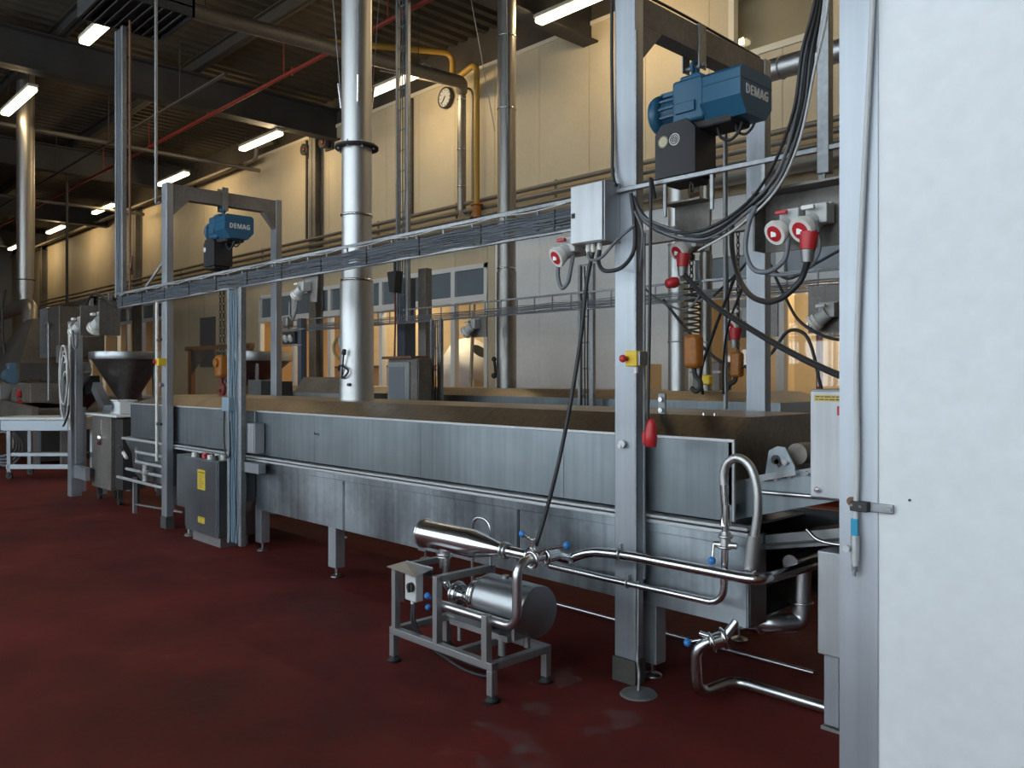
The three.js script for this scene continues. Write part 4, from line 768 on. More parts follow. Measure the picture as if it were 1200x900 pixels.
// ================================================================ CONTROL CABINET AND IN-FEED SIDE OF LINE 1
{
  const zf = -3.36, o = thing('control_cabinet', 'steel control cabinet with push buttons on top and yellow labels in front of the hood', 'cabinet', [-7.8, 0, -3.55]);
  part(o, 'body', [box(-8.16, -7.42, 0.1, 0.82, -3.74, zf - 0.012, 0.006), box(-8.42, -8.16, 0.3, 0.82, -3.74, zf - 0.03, 0.004)], M.steel);
  part(o, 'door', box(-8.15, -7.43, 0.13, 0.81, zf - 0.014, zf, 0.005), M.steel);
  part(o, 'plinth', box(-8.1, -7.48, 0.0, 0.1, -3.7, -3.42), M.cast);
  const c = document.createElement('canvas'); c.width = 64; c.height = 128; const k = c.getContext('2d'); k.fillStyle = '#c9b03c'; k.fillRect(0, 0, 64, 128); k.fillStyle = '#6b5c1c'; k.fillRect(6, 14, 52, 8); for (let y = 32; y < 118; y += 11) k.fillRect(8, y, 30 + (y * 7) % 18, 3);
  const t = new THREE.CanvasTexture(c); t.colorSpace = THREE.SRGBColorSpace; const lm = std(0xffffff, 0.5, 0, { map: t });
  part(o, 'label', plain(new THREE.PlaneGeometry(0.17, 0.19).translate(-7.76, 0.62, zf + 0.002)), lm, 'yellow instruction label'); part(o, 'label', plain(new THREE.PlaneGeometry(0.15, 0.06).translate(-7.76, 0.235, zf + 0.002)), lm, 'small yellow label');
  const bt = []; for (let i = 0; i < 10; i++) { const x = -8.02 + (i % 5) * 0.12, z = -3.4 - Math.floor(i / 5) * 0.07; bt.push([x, z]); }
  bt.forEach(([x, z], i) => part(o, 'push_button', cyl([x, 0.82, z], [x, 0.862, z], 0.026, 0.022, 14), i % 4 === 2 ? M.red : i % 3 === 1 ? M.dark : M.plasticWhite));
  part(o, 'side_handle', [box(-7.42, -7.4, 0.3, 0.5, -3.5, -3.48), box(-7.422, -7.412, 0.33, 0.42, -3.7, -3.6)], M.cast);
  const st = part(o, 'support', [box(-8.32, -8.28, 0.02, 0.3, -3.5, -3.46)], M.post); part(st, 'foot_plate', lathe([[0, 0.02], [0.05, 0.018], [0.06, 0]], [-8.3, 0, -3.48]), M.cast);
  const w = thing('wall_box', 'narrow steel terminal box on the hood front beside the vertical cable ladder', 'box', [-6.85, 0.9, -3.5]);
  part(w, 'body', box(-6.98, -6.86, 0.92, 1.19, -3.545, -3.45, 0.006), M.cabinet); part(w, 'door', box(-6.975, -6.865, 0.925, 1.185, -3.45, -3.44, 0.004), M.cabinet);
}
{
  const o = thing('infeed_unit', 'steel in-feed trough with small pipes at the hopper end of the machine', 'trough', [-9.6, 0, -3.6]);
  part(o, 'trough', prism([[-10.4, 0.86], [-8.98, 0.86], [-8.98, 0.42], [-9.9, 0.42], [-10.12, 0.5], [-10.16, 0.7]], 'z', -3.78, -3.56), M.steel);
  part(o, 'rim', box(-10.42, -8.98, 0.855, 0.885, -3.78, -3.53, 0.005), M.railSteel);
  for (const [y, z, a, b] of [[0.74, -3.5, -9.85, -9.05], [0.63, -3.5, -9.85, -9.05], [0.53, -3.48, -10.1, -9.0], [0.41, -3.48, -10.4, -9.0]]) part(o, 'spray_pipe', cyl([a, y, z], [b, y, z], 0.018, 0.018, 12), M.railSteel);
  part(o, 'riser', cyl([-9.85, 0.6, -3.5], [-9.85, 0.79, -3.5], 0.016), M.polished); part(o, 'riser', cyl([-9.05, 0.6, -3.5], [-9.05, 0.78, -3.5], 0.016), M.polished);
  part(o, 'valve', [cyl([-9.5, 0.44, -3.48], [-9.5, 0.62, -3.48], 0.04), cyl([-9.6, 0.53, -3.48], [-9.4, 0.53, -3.48], 0.034)], M.cast);
  part(o, 'inlet_tube', [tube([[-10.42, 0.78, -3.5], [-10.3, 0.77, -3.48], [-10.12, 0.72, -3.46], [-10.02, 0.66, -3.46]], 0.014)], M.polished);
  const tip = part(o, 'inlet_tip', cyl([-10.12, 0.72, -3.45], [-10.02, 0.665, -3.45], 0.02), M.plasticWhite);
  for (const x of [-10.12, -9.15]) part(o, 'leg', box(x - 0.02, x + 0.02, 0, 0.42, -3.6, -3.56), M.post);
  part(o, 'stretcher', [cyl([-10.12, 0.1, -3.58], [-9.15, 0.1, -3.75], 0.015)], M.tubeSteel);
  const f = thing('downpipe', 'slim white pipe clipped to the portal post near the hopper', 'pipe', [-9.0, 0.8, -3.42]);
  part(f, 'pipe', cyl([-9.05, 0.7, -3.43], [-9.05, 2.42, -3.43], 0.016), M.plasticWhite); for (const y of [1.1, 2.0]) part(f, 'clip', box(-9.07, -8.93, y - 0.012, y + 0.012, -3.45, -3.42), M.dark);
}
// hopper
{
  const c = [-11.72, -4.05], o = thing('steel_hopper', 'large dark conical steel hopper with a bright rim at the machine in-feed', 'hopper', [c[0], 0, c[1]]);
  part(o, 'cone', lathe([[0.1, 1.18], [0.12, 1.3], [0.45, 1.85], [0.455, 1.86]], [c[0], 0, c[1]], [0, 1, 0], 40), M.hopper);
  part(o, 'rim', lathe([[0.455, 1.84], [0.475, 1.84], [0.475, 1.935], [0.46, 1.94], [0.45, 1.935], [0.45, 1.85]], [c[0], 0, c[1]], [0, 1, 0], 40), M.steelSmooth);
  part(o, 'outlet', [lathe([[0.1, 0.85], [0.1, 1.18]], [c[0], 0, c[1]], [0, 1, 0], 24)], M.tin);
  for (const a of [3.5, 4.5, 5.6]) part(o, 'leg', bar([c[0] + 0.4 * Math.cos(a), 1.75, c[1] + 0.4 * Math.sin(a)], [c[0] + 0.45 * Math.cos(a), 0, c[1] + 0.45 * Math.sin(a)], 0.05), M.post);
  const q = thing('screw_conveyor', 'dark inclined screw conveyor with a silver motor beneath the hopper', 'conveyor', [-12.2, 0, -3.85]);
  part(q, 'trough', bar([-12.85, 1.2, -3.72], [-12.08, 1.5, -3.72], 0.26, 0.2), M.dark); part(q, 'motor', [cyl([-12.2, 1.52, -3.6], [-12.05, 1.72, -3.6], 0.1), mid(-12.1, 1.7, -3.6, 0.16, 0.2, 0.16, 0.02)], M.cabinet);
  part(q, 'chute', bar([-11.62, 1.48, -3.62], [-11.2, 1.19, -3.62], 0.13, 0.1), M.steelSmooth); part(q, 'support', [box(-12.6, -12.54, 0, 1.2, -3.78, -3.72), box(-12.1, -12.04, 0, 1.35, -3.9, -3.84)], M.post);
  const m = thing('work_cabinet', 'grey steel cabinet on casters with a white worktop under the hopper', 'cabinet', [-11.2, 0, -3.8]);
  part(m, 'body', box(-11.72, -11.0, 0.17, 1.1, -3.92, -3.6, 0.006), M.tin); part(m, 'worktop', box(-11.95, -10.75, 1.1, 1.125, -3.93, -3.58, 0.004), M.white);
  part(m, 'side_panel', box(-11.0, -10.72, 0.2, 1.08, -3.92, -3.65), M.dark);
  for (const x of [-11.6, -10.85]) for (const z of [-3.66, -3.86]) part(m, 'caster', [cyl([x, 0.05, z - 0.02], [x, 0.05, z + 0.02], 0.05), box(x - 0.02, x + 0.02, 0.05, 0.2, z - 0.03, z + 0.03)], M.dark);
  solo('steel_scoop', 'steel scoop hanging by a hook on the grey work cabinet', 'scoop', [cyl([-11.35, 0.85, -3.6], [-11.35, 1.05, -3.6], 0.008), lathe([[0, 0], [0.04, 0.02], [0.045, 0.12], [0.02, 0.14]], [-11.35, 0.72, -3.59])], M.polished);
  solo('bread_crate', 'small white plastic crate on the worktop under the hopper', 'crate', [box(-11.35, -11.0, 1.125, 1.3, -3.9, -3.7, 0.02), box(-11.37, -10.98, 1.29, 1.31, -3.92, -3.68, 0.005)], M.white);
}
// post with coiled cables, trolley and hooded machine further on
{
  const o = thing('cable_post', 'grey steel post hung with coiled cables beside the white trolley', 'post', [-12.15, 0, -3.5]);
  part(o, 'column', box(-12.2, -12.06, 0, 2.35, -3.58, -3.44, 0.006), M.post); part(o, 'stile', box(-11.96, -11.9, 0.45, 2.3, -3.54, -3.46), M.post); part(o, 'foot_beam', box(-12.06, -11.6, 0.25, 0.42, -3.54, -3.48, 0.005), M.post);
  part(o, 'conduit', cyl([-12.03, 0.9, -3.42], [-12.03, 2.3, -3.42], 0.015), M.plasticWhite);
  const rings = []; for (let k = 0; k < 5; k++) { const cy = 1.35 + k * 0.07, R = 0.26 + 0.05 * (k % 3), pts = []; for (let i = 0; i < 14; i++) { const a = i / 14 * Math.PI * 2; pts.push([-12.0 + (R * 0.55) * Math.cos(a) + k * 0.02, cy + R * 1.25 * Math.sin(a), -3.36 + k * 0.012]); } rings.push(tube(pts, 0.013, 60, 6, true)); }
  part(o, 'cable_coil', rings, M.plasticGrey, 'grey coiled cables'); part(o, 'black_cable', tube([[-12.0, 1.6, -3.35], [-11.85, 1.4, -3.34], [-11.8, 1.15, -3.34], [-11.95, 1.0, -3.34], [-12.1, 0.95, -3.36]], 0.014), M.cableDark);
  socket('grey power socket on a dark plate near the tray end, close to the cable post', [-11.5, 2.2, -3.42], 1.9, false, false, undefined, true); socket('grey power socket on a dark plate near the tray end, close to the vertical ladder', [-10.75, 2.22, -3.42], 1.9, false, false, undefined, true);
  const a = thing('mounting_plate', 'folded dark plate behind the socket close to the cable post', 'panel', [-11.4, 2.1, -3.5]); part(a, 'back_sheet', [box(-11.75, -11.2, 2.12, 2.5, -3.54, -3.52), box(-11.2, -11.18, 2.12, 2.5, -3.54, -3.3)], M.tin); part(a, 'hanger', box(-11.5, -11.46, 2.5, 2.62, -3.54, -3.5), M.galv);
  const b = thing('mounting_plate', 'folded dark plate behind the socket close to the vertical ladder', 'panel', [-10.65, 2.1, -3.5]); part(b, 'back_sheet', [box(-11.0, -10.5, 2.14, 2.52, -3.54, -3.52), box(-10.5, -10.48, 2.1, 2.52, -3.54, -3.3)], M.tin); part(b, 'hanger', box(-10.8, -10.76, 2.52, 2.64, -3.54, -3.5), M.galv);
  loopCable('grey cable loop hanging below the socket close to the cable post', [[-11.5, 2.2, -3.3], [-11.45, 2.0, -3.3], [-11.35, 1.97, -3.3], [-11.3, 2.15, -3.3]], 0.014);
  loopCable('black cable crossing between the two far sockets and the tray end', [[-11.3, 2.5, -3.4], [-11.0, 2.62, -3.38], [-10.7, 2.6, -3.38], [-10.4, 2.5, -3.38], [-10.2, 2.42, -3.4]], 0.014, M.cableDark);
}
{
  const o = thing('white_trolley', 'white trolley table on casters with two lower rails beside the cable post', 'trolley', [-14.74, 0, -3.88]); o.rotation.y = 46 * Math.PI / 180; bases.set(o, [0, 0, 0]);
  part(o, 'table_top', [box(-0.68, 0.66, 0.93, 0.97, -0.35, 0.35, 0.006)], M.white); part(o, 'tray', box(-0.58, 0.62, 0.76, 0.93, -0.32, 0.32, 0.01), std([0.52, 0.6, 0.66], 0.5));
  for (const [x, z] of [[-0.46, -0.28], [-0.46, 0.28], [0.56, -0.28], [0.56, 0.28]]) { const l = part(o, 'leg', box(x - 0.03, x + 0.03, 0.1, 0.78, z - 0.03, z + 0.03, 0.004), M.post); part(l, 'caster', [cyl([x, 0.05, z - 0.02], [x, 0.05, z + 0.02], 0.05), box(x - 0.015, x + 0.015, 0.04, 0.12, z - 0.035, z + 0.035)], M.dark); }
  part(o, 'rail', [box(-0.46, 0.56, 0.36, 0.41, 0.26, 0.3, 0.004)], std([0.5, 0.56, 0.6], 0.5)); part(o, 'rail', [box(-0.5, 0.56, 0.16, 0.23, 0.26, 0.31, 0.004)], std([0.5, 0.56, 0.6], 0.5)); part(o, 'shelf', box(-0.44, 0.54, 0.36, 0.38, -0.28, 0.26), M.tin);
}
{
  const x = -18.0, z = -4.5, o = thing('hooded_machine', 'far brown steel machine under a pyramid extraction hood', 'machine', [x, 0, z]);
  part(o, 'hood', [poly([[[-19.6, 1.86, -4.0], [-17.0, 1.86, -4.0], [-17.75, 2.72, -4.4], [-18.2, 2.72, -4.4]], [[-17.0, 1.86, -4.0], [-17.0, 1.86, -5.2], [-17.75, 2.72, -4.8], [-17.75, 2.72, -4.4]], [[-19.6, 1.86, -5.2], [-19.6, 1.86, -4.0], [-18.2, 2.72, -4.4], [-18.2, 2.72, -4.8]], [[-17.0, 1.86, -5.2], [-19.6, 1.86, -5.2], [-18.2, 2.72, -4.8], [-17.75, 2.72, -4.8]], [[-18.2, 2.72, -4.4], [-17.75, 2.72, -4.4], [-17.75, 2.72, -4.8], [-18.2, 2.72, -4.8]]]), box(-19.6, -17.0, 1.55, 1.86, -5.2, -4.0)], M.hoodDull);
  part(o, 'lower_body', [box(-20.5, -16.3, 1.15, 1.5, -5.2, -4.0, 0.01), box(-20.5, -16.3, 0.8, 1.05, -5.1, -4.1, 0.01)], M.ductDull); part(o, 'conveyor', bar([-20.6, 1.15, -3.9], [-15.6, 0.95, -3.9], 0.28, 0.1), M.ductDull);
  part(o, 'leg', box(-20.3, -20.15, 0, 0.9, -4.2, -4.05), M.post); part(o, 'leg', box(-16.6, -16.45, 0, 0.9, -4.2, -4.05), M.post); part(o, 'cover', box(-18.9, -16.4, 0.1, 0.85, -5.0, -4.2), M.dark);
  part(o, 'blue_motor', [cyl([-17.5, 1.62, -3.95], [-17.2, 1.62, -3.95], 0.14), mid(-17.35, 1.8, -3.95, 0.15, 0.12, 0.15, 0.02)], std([0.08, 0.15, 0.22], 0.5), 'blue grey motor'); part(o, 'gear_motor', [cyl([-18.9, 1.3, -3.9], [-18.3, 1.3, -3.9], 0.2), mid(-19.2, 1.35, -3.9, 0.5, 0.3, 0.3, 0.03)], M.galv);
  part(o, 'red_button', [cyl([-16.9, 1.3, -3.98], [-16.9, 1.3, -3.94], 0.07), mid(-16.9, 1.15, -3.97, 0.12, 0.08, 0.05)], M.red); part(o, 'white_guard', poly([[[-17.9, 1.15, -3.8], [-17.5, 1.15, -3.8], [-17.5, 1.45, -3.8]]]), M.white);
  const b = o;
  part(b, 'control_box', box(-17.0, -15.9, 1.95, 2.85, -5.1, -4.35, 0.01), M.hoodDull); part(b, 'pale_side', box(-17.02, -16.62, 1.95, 2.85, -4.36, -4.33), M.galv); part(b, 'hand_rail', pipe([[-16.4, 2.5, -4.33], [-16.4, 2.55, -4.25], [-16.15, 2.55, -4.25], [-16.15, 1.2, -4.25]], 0.02, 0.05), M.galv); part(b, 'stand', [box(-16.9, -16.8, 0, 1.95, -5.0, -4.9), box(-16.05, -15.95, 0, 1.95, -4.5, -4.4)], M.post); part(b, 'side_box', box(-15.9, -15.7, 1.85, 2.15, -4.6, -4.3), M.cast);
  const dx = -19.72, dz = -4.75, d = thing('round_duct', 'tall round silver duct coming down to the pyramid hood', 'duct', [dx, 2.7, dz]);
  part(d, 'duct_pipe', lathe([[0.1, 2.95], [0.13, 3.05], [0.13, 3.3], [0.16, 3.42], [0.16, 3.65], [0.158, 3.66], [0.158, DECK - 0.01]].map(([r, h]) => [r * 1.08, h]), [dx, 0, dz], [0, 1, 0], 32), M.duct); part(d, 'clamp_band', torus([dx, 3.65, dz], [0, 1, 0], 0.173, 0.014, 28), M.dark);
  part(d, 'elbow', pipe([[-23.5, 3.05, -4.9], [dx - 0.1, 3.1, dz + 0.05], [dx + 0.55, 3.08, dz + 0.05], [dx + 0.75, 2.66, dz + 0.1]], 0.15, 0.3, 18), M.duct); part(d, 'cable', tube([[x - 0.5, 3.3, -4.1], [x - 0.65, 3.0, -4.1], [x - 0.7, 2.5, -4.1], [x - 0.55, 2.1, -4.1], [x - 0.6, 1.8, -4.1]], 0.025), M.dark);
  const e = thing('steam_pipes', 'far copper tinted branch pipe beside the round duct', 'pipe', [-20, 4, -8]); part(e, 'run', pipe([[-26.4, 3.5, -7.0], [-22.9, 3.58, -7.1]], 0.12, 0.2), M.wallPipe); part(e, 'pale_end', cyl([-27.3, 3.48, -7.0], [-26.3, 3.5, -7.0], 0.13), M.tubeSteel); part(e, 'hanger', box(-25, -24.95, 3.6, 8.05, -7.06, -7.0), M.dark);
  const wv = thing('hose_reel', 'coiled grey hoses on the floor under the pyramid hood machine', 'hose', [-16.5, 0, -3.6]); const r = []; for (let k = 0; k < 4; k++) r.push(torus([-16.6 + k * 0.05, 0.35 + k * 0.03, -3.7 + k * 0.03], [0.6, 0.1, 0.8], 0.3 - k * 0.03, 0.025, 28, 6)); part(wv, 'coil', r, M.cableGrey);
}
// socket on its own thin stand seen under the tray
{
  socket('grey power socket hanging under the tray before the glazed rooms', [-5.96, 2.27, -3.41], 1.0, false, false, undefined, true);
  const a = thing('mounting_plate', 'dark folded plate under the tray before the glazed rooms', 'panel', [-5.9, 2.2, -3.45]); part(a, 'back_sheet', prism([[-6.05, 2.41], [-5.8, 2.41], [-5.82, 2.2], [-5.9, 2.2]], 'z', -3.47, -3.455), M.tin);
  loopCable('grey cable loop below the socket before the glazed rooms', [[-6.0, 2.2, -3.32], [-6.0, 2.1, -3.32], [-5.96, 2.06, -3.32], [-5.92, 2.1, -3.32], [-5.92, 2.2, -3.34]], 0.01);
}

// ================================================================ LINE 2 BEHIND
{
  const x0 = -13.6, x1 = -3.95, zf = -7.4, zb = -8.45, yb = 0.9, ye = 1.352, yt = 1.45, zi = -7.56, zj = -8.3, o = thing('tunnel_cooker', 'second stainless steel tunnel machine behind the first one under the twin flues', 'machine', [-8.5, 0, -7.9]);
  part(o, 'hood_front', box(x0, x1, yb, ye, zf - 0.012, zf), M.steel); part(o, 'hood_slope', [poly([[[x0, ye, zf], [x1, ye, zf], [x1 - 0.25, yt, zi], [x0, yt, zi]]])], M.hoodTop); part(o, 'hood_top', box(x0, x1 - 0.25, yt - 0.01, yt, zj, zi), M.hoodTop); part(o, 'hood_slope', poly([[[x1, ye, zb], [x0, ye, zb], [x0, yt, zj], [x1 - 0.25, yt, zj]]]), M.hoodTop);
  part(o, 'hood_end', [poly([[[x1, yb, zf], [x1, yb, zb], [x1, ye, zb], [x1, ye, zf]], [[x1, ye, zf], [x1, ye, zb], [x1 - 0.25, yt, zj], [x1 - 0.25, yt, zi]]])], M.steelSmooth); part(o, 'hood_back', box(x0, x1, yb, ye, zb, zb + 0.012), M.steelSmooth); part(o, 'hood_end', box(x0, x0 + 0.012, yb, yt, zb, zf), M.steelSmooth);
  part(o, 'trough', box(x0 + 1, x1, 0.4, 0.85, zb, zf), M.steel); for (const x of [-12, -8, -4.3]) for (const z of [-7.5, -8.35]) part(o, 'leg', box(x - 0.05, x + 0.05, 0, 0.4, z - 0.05, z + 0.05), M.post);
  part(o, 'bearing_bracket', [lathe([[0.025, 0], [0.075, 0], [0.075, 0.03], [0.025, 0.03]], [-3.3, 1.33, -7.5], [0.4, 0, 0.9], 24)], M.steel); part(o, 'roller', cyl([-3.32, 1.33, -7.52], [-3.3, 1.33, -8.4], 0.05), M.ductDull); part(o, 'discharge', [box(x1, -2.9, 1.05, 1.24, -8.4, -7.45)], M.steelSmooth); part(o, 'discharge_leg', [box(-3.1, -3.0, 0, 1.05, -7.6, -7.5), box(-3.1, -3.0, 0, 1.05, -8.35, -8.25)], M.post);
  const flue = (label, x, z, r, top) => { const f = thing('flue_stack', label, 'flue', [x, 1.45, z]); part(f, 'stack_pipe', lathe([[r * 1.08, 1.45], [r * 1.08, 3.05], [r, 3.06], [r, top]], [x, 0, z], [0, 1, 0], 32), M.duct); return f; };
  const f2 = flue('silver flue stack of the second machine with a rubbed band below the roof', -8.3, -7.9, 0.128, DECK - 0.01); for (const y of [3.1, 5.3, 6.3]) part(f2, 'clamp_band', torus([-8.3, y, -7.9], [0, 1, 0], 0.129, 0.01, 28), M.polished); part(f2, 'damper_handle', [cyl([-8.46, 1.62, -7.85], [-8.44, 1.82, -7.8], 0.02), ball([-8.45, 1.85, -7.8], 0.035), ball([-8.45, 1.62, -7.8], 0.04)], M.dark);
  for (const s of [-1, 1]) part(f2, 'guy_wire', cyl([-8.3 + s * 0.13, 5.0, -7.8], [-8.3 + s * 0.5, 8.0, -7.4], 0.006, 0.006, 6), M.galv);
  const f3 = thing('flue_stack', 'silver flue stack behind the orange hook block elbowing into a horizontal duct', 'flue', [-5.47, 1.45, -7.9]);
  part(f3, 'stack_pipe', pipe([[-5.47, 1.45, -7.9], [-5.47, 4.78, -7.9], [0.5, 4.78, -7.9]], 0.113, 0.3, 26), M.flue); for (const p of [[-5.47, 2.0, -7.9], [-5.47, 3.1, -7.9]]) part(f3, 'clamp_band', torus(p, [0, 1, 0], 0.114, 0.008, 28), M.cast); for (const x of [-4.2, -2.0]) part(f3, 'clamp_band', torus([x, 4.78, -7.9], [1, 0, 0], 0.114, 0.01, 28), M.cast); part(f3, 'hanger', [cyl([-3.7, 4.88, -7.9], [-3.7, 8.0, -7.9], 0.01, 0.01, 6)], M.dark);
  const f4 = thing('flue_stack', 'slender silver pipe standing behind the horizontal duct flue', 'flue', [-5.3, 1.45, -8.2]); part(f4, 'stack_pipe', lathe([[0.075, 1.45], [0.075, 3.0], [0.068, 3.0], [0.068, 4.4]], [-5.3, 0, -8.2], [0, 1, 0], 24), M.duct); part(f4, 'clamp_band', torus([-5.3, 2.0, -8.2], [0, 1, 0], 0.076, 0.007), M.cast);
  const e = thing('emergency_stop', 'small yellow valve box on top of the second machine', 'button', [-5.15, 1.45, -7.95]); part(e, 'housing', mid(-5.12, 1.57, -7.95, 0.11, 0.11, 0.09, 0.02), M.yellow); part(e, 'stem', cyl([-5.12, 1.45, -7.95], [-5.12, 1.52, -7.95], 0.02), M.galv);
  // rear cabinet
  const c = thing('steel_cabinet', 'grey steel cabinet with a glazed door and tin lid standing behind the first machine', 'cabinet', [-8.8, 0, -6.7]);
  part(c, 'body', box(-9.29, -8.62, 0.2, 1.845, -6.83, -6.62, 0.006), M.tin); part(c, 'door', [box(-9.28, -8.8, 0.3, 1.8, -6.62, -6.6, 0.004)], M.cabinet); part(c, 'door_glass', box(-9.24, -8.9, 0.5, 1.74, -6.6, -6.595), std([0.30, 0.34, 0.37], 0.3, 0.4)); part(c, 'lid', box(-9.36, -8.7, 1.845, 1.88, -6.84, -6.56), M.rust); part(c, 'side_strip', box(-8.78, -8.63, 0.25, 1.84, -6.62, -6.605, 0.004), M.tin); part(c, 'plinth', box(-9.25, -8.66, 0, 0.2, -6.8, -6.65), M.cast);
  loopCable('red twin cable dropping from the black block to the steel cabinet', [[-9.39, 2.78, -6.8], [-9.38, 2.4, -6.8], [-9.33, 1.88, -6.75]], 0.014, M.redDeep);
  solo('hanging_block', 'black hoist bag hanging beside the rear cable ladder', 'bag', [prism([[-9.44, 2.78], [-9.32, 2.76], [-9.29, 3.06], [-9.49, 3.06]], 'z', -6.86, -6.74), cyl([-9.39, 3.05, -6.8], [-9.39, 3.32, -6.8], 0.02)], M.bag);
  solo('steel_post', 'thin steel post behind the steel cabinet', 'post', [box(-9.78, -9.6, 0, 3.2, -7.62, -7.5, 0.006)], M.tin); solo('steel_post', 'dark steel post beside the rear cable ladder', 'post', box(-10.3, -10.1, 0, 3.1, -7.7, -7.5), std([0.06, 0.075, 0.1], 0.5));
  solo('hoist_rail', 'steel rail carrying the black hoist bag', 'beam', [box(-11.2, -9.0, 3.3, 3.42, -6.86, -6.74)], M.tin);
  // low boxes on the floor line between the machines
  const lb = thing('control_console', 'low steel console with dark lid between the two machines', 'console', [-10.5, 0, -6.3]); part(lb, 'body', box(-10.9, -9.7, 0.2, 1.38, -6.6, -6.1, 0.008), M.cabinet); part(lb, 'lid', prism([[-6.1, 1.38], [-6.6, 1.38], [-6.6, 1.6], [-6.25, 1.6]], 'x', -10.9, -9.7), M.ductDull); part(lb, 'plinth', box(-10.8, -9.8, 0, 0.2, -6.55, -6.15), M.cast);
  const l2 = thing('control_console', 'small pale steel box with black side between the two machines', 'console', [-11.6, 0, -5.9]); part(l2, 'body', box(-11.75, -11.35, 0.9, 1.56, -6.1, -5.8, 0.006), M.galv); part(l2, 'dark_side', box(-11.34, -10.95, 0.9, 1.54, -6.1, -5.8), M.dark); part(l2, 'stand', [box(-11.6, -11.5, 0, 0.9, -6.0, -5.9), box(-11.15, -11.05, 0, 0.9, -6.0, -5.9)], M.post);
  const h = thing('steel_hopper', 'smaller dark conical hopper of the second machine beyond the far hoist', 'hopper', [-15.5, 0, -7.8]); part(h, 'cone', lathe([[0.08, 1.3], [0.12, 1.4], [0.7, 1.93]], [-15.5, 0, -7.8], [0, 1, 0], 36), M.hopper); part(h, 'rim', lathe([[0.7, 1.92], [0.73, 1.92], [0.73, 2.1], [0.7, 2.1]], [-15.5, 0, -7.8], [0, 1, 0], 36), M.steelSmooth); part(h, 'outlet', cyl([-15.5, 0.8, -7.8], [-15.5, 1.35, -7.8], 0.09), M.tin); for (const a of [0.4, 2.5, 4.6]) part(h, 'leg', bar([-15.5 + 0.6 * Math.cos(a), 1.9, -7.8 + 0.6 * Math.sin(a)], [-15.5 + 0.6 * Math.cos(a), 0, -7.8 + 0.6 * Math.sin(a)], 0.05), M.post); part(h, 'brace', bar([-15.6, 1.7, -7.1], [-14.9, 1.25, -7.1], 0.05), M.galv);
  // rear sockets
  socket('grey power socket under the rear tray on the second flue', [-8.1, 2.2, -7.1], 1.6, false, false, undefined, true); solo('mounting_plate', 'small dark plate behind the rear socket on the second flue', 'panel', box(-8.2, -7.9, 2.12, 2.38, -7.18, -7.16), M.tin);
  socket('white socket with a dark plug under the rear tray before the yellow room', [-4.2, 2.1, -7.1], 1.7, true, false); solo('mounting_plate', 'dark plate behind the plugged socket before the yellow room', 'panel', box(-4.35, -3.85, 1.98, 2.35, -7.18, -7.16), M.tin);
  socket('grey socket at the end of the rear tray beside the white partition', [-3.35, 2.1, -7.1], 1.7, false, false, undefined, true); solo('mounting_plate', 'dark plate behind the socket at the rear tray end', 'panel', box(-3.55, -3.0, 2.0, 2.42, -7.18, -7.16), M.tin);
  loopCable('black cable hanging in a long curve before the yellow room', [[-5.1, 2.4, -7.1], [-4.7, 2.0, -7.05], [-4.35, 1.75, -7.0], [-4.1, 1.7, -7.0], [-3.85, 1.8, -7.0], [-3.65, 2.02, -7.0], [-3.5, 1.98, -7.0], [-3.35, 1.5, -7.0], [-3.3, 1.3, -7.0]], 0.016, M.cableDark);
  loopCable('black cable crossing down from the rear tray end', [[-3.85, 2.55, -7.1], [-3.7, 2.3, -7.05], [-3.55, 2.1, -7.0], [-3.3, 1.95, -7.0], [-3.0, 1.9, -7.0]], 0.014, M.cableDark);
  loopCable('black cable knot arching over the rear tray before the yellow room', [[-4.5, 2.4, -7.1], [-4.2, 2.6, -7.05], [-4.0, 2.75, -7.05], [-3.7, 2.5, -7.05], [-3.4, 2.62, -7.05], [-3.1, 2.75, -7.05]], 0.013, M.cableDark);
  // rear chain hoist
  const rh = thing('chain_hook', 'orange hook on a long chain hanging behind the far post of the near portal', 'hook', [-4.18, 1.5, -7.0]); part(rh, 'chain', [...chainGeo(-4.17, -7.0, 1.8, 3.0, 0.05)], M.chain); part(rh, 'rope', cyl([-4.27, 1.95, -7.0], [-4.3, 3.0, -7.0], 0.014), M.cableDark); part(rh, 'hook_block', mid(-4.18, 1.72, -7.0, 0.11, 0.24, 0.1, 0.03), M.orange); part(rh, 'hook', tube([[-4.19, 1.62, -7.0], [-4.21, 1.56, -7.0], [-4.26, 1.53, -7.0], [-4.3, 1.47, -7.0]], 0.024), M.dark);
  solo('hoist_rail', 'steel rail carrying the long rear chain', 'beam', [box(-5.4, -2.0, 2.98, 3.12, -7.05, -6.95)], M.tin);
  const cs = thing('cardboard_box', 'brown upright carton standing before the white wall', 'carton', [-7.1, 0, -9.4]); part(cs, 'carton', box(-7.25, -6.85, 0, 1.78, -9.5, -9.2, 0.005), std([0.55, 0.42, 0.25], 0.8)); const c2 = thing('steel_cart', 'dark shelf cart standing before the white wall', 'cart', [-5.95, 0, -9.4]); part(c2, 'body', [box(-6.15, -5.75, 0.15, 1.8, -9.5, -9.2, 0.01)], M.tin); for (const y of [0.5, 0.9, 1.3, 1.65]) part(c2, 'shelf', box(-6.18, -5.72, y, y + 0.03, -9.52, -9.18), M.cast); part(c2, 'foot', box(-6.1, -5.8, 0, 0.15, -9.45, -9.25), M.dark);
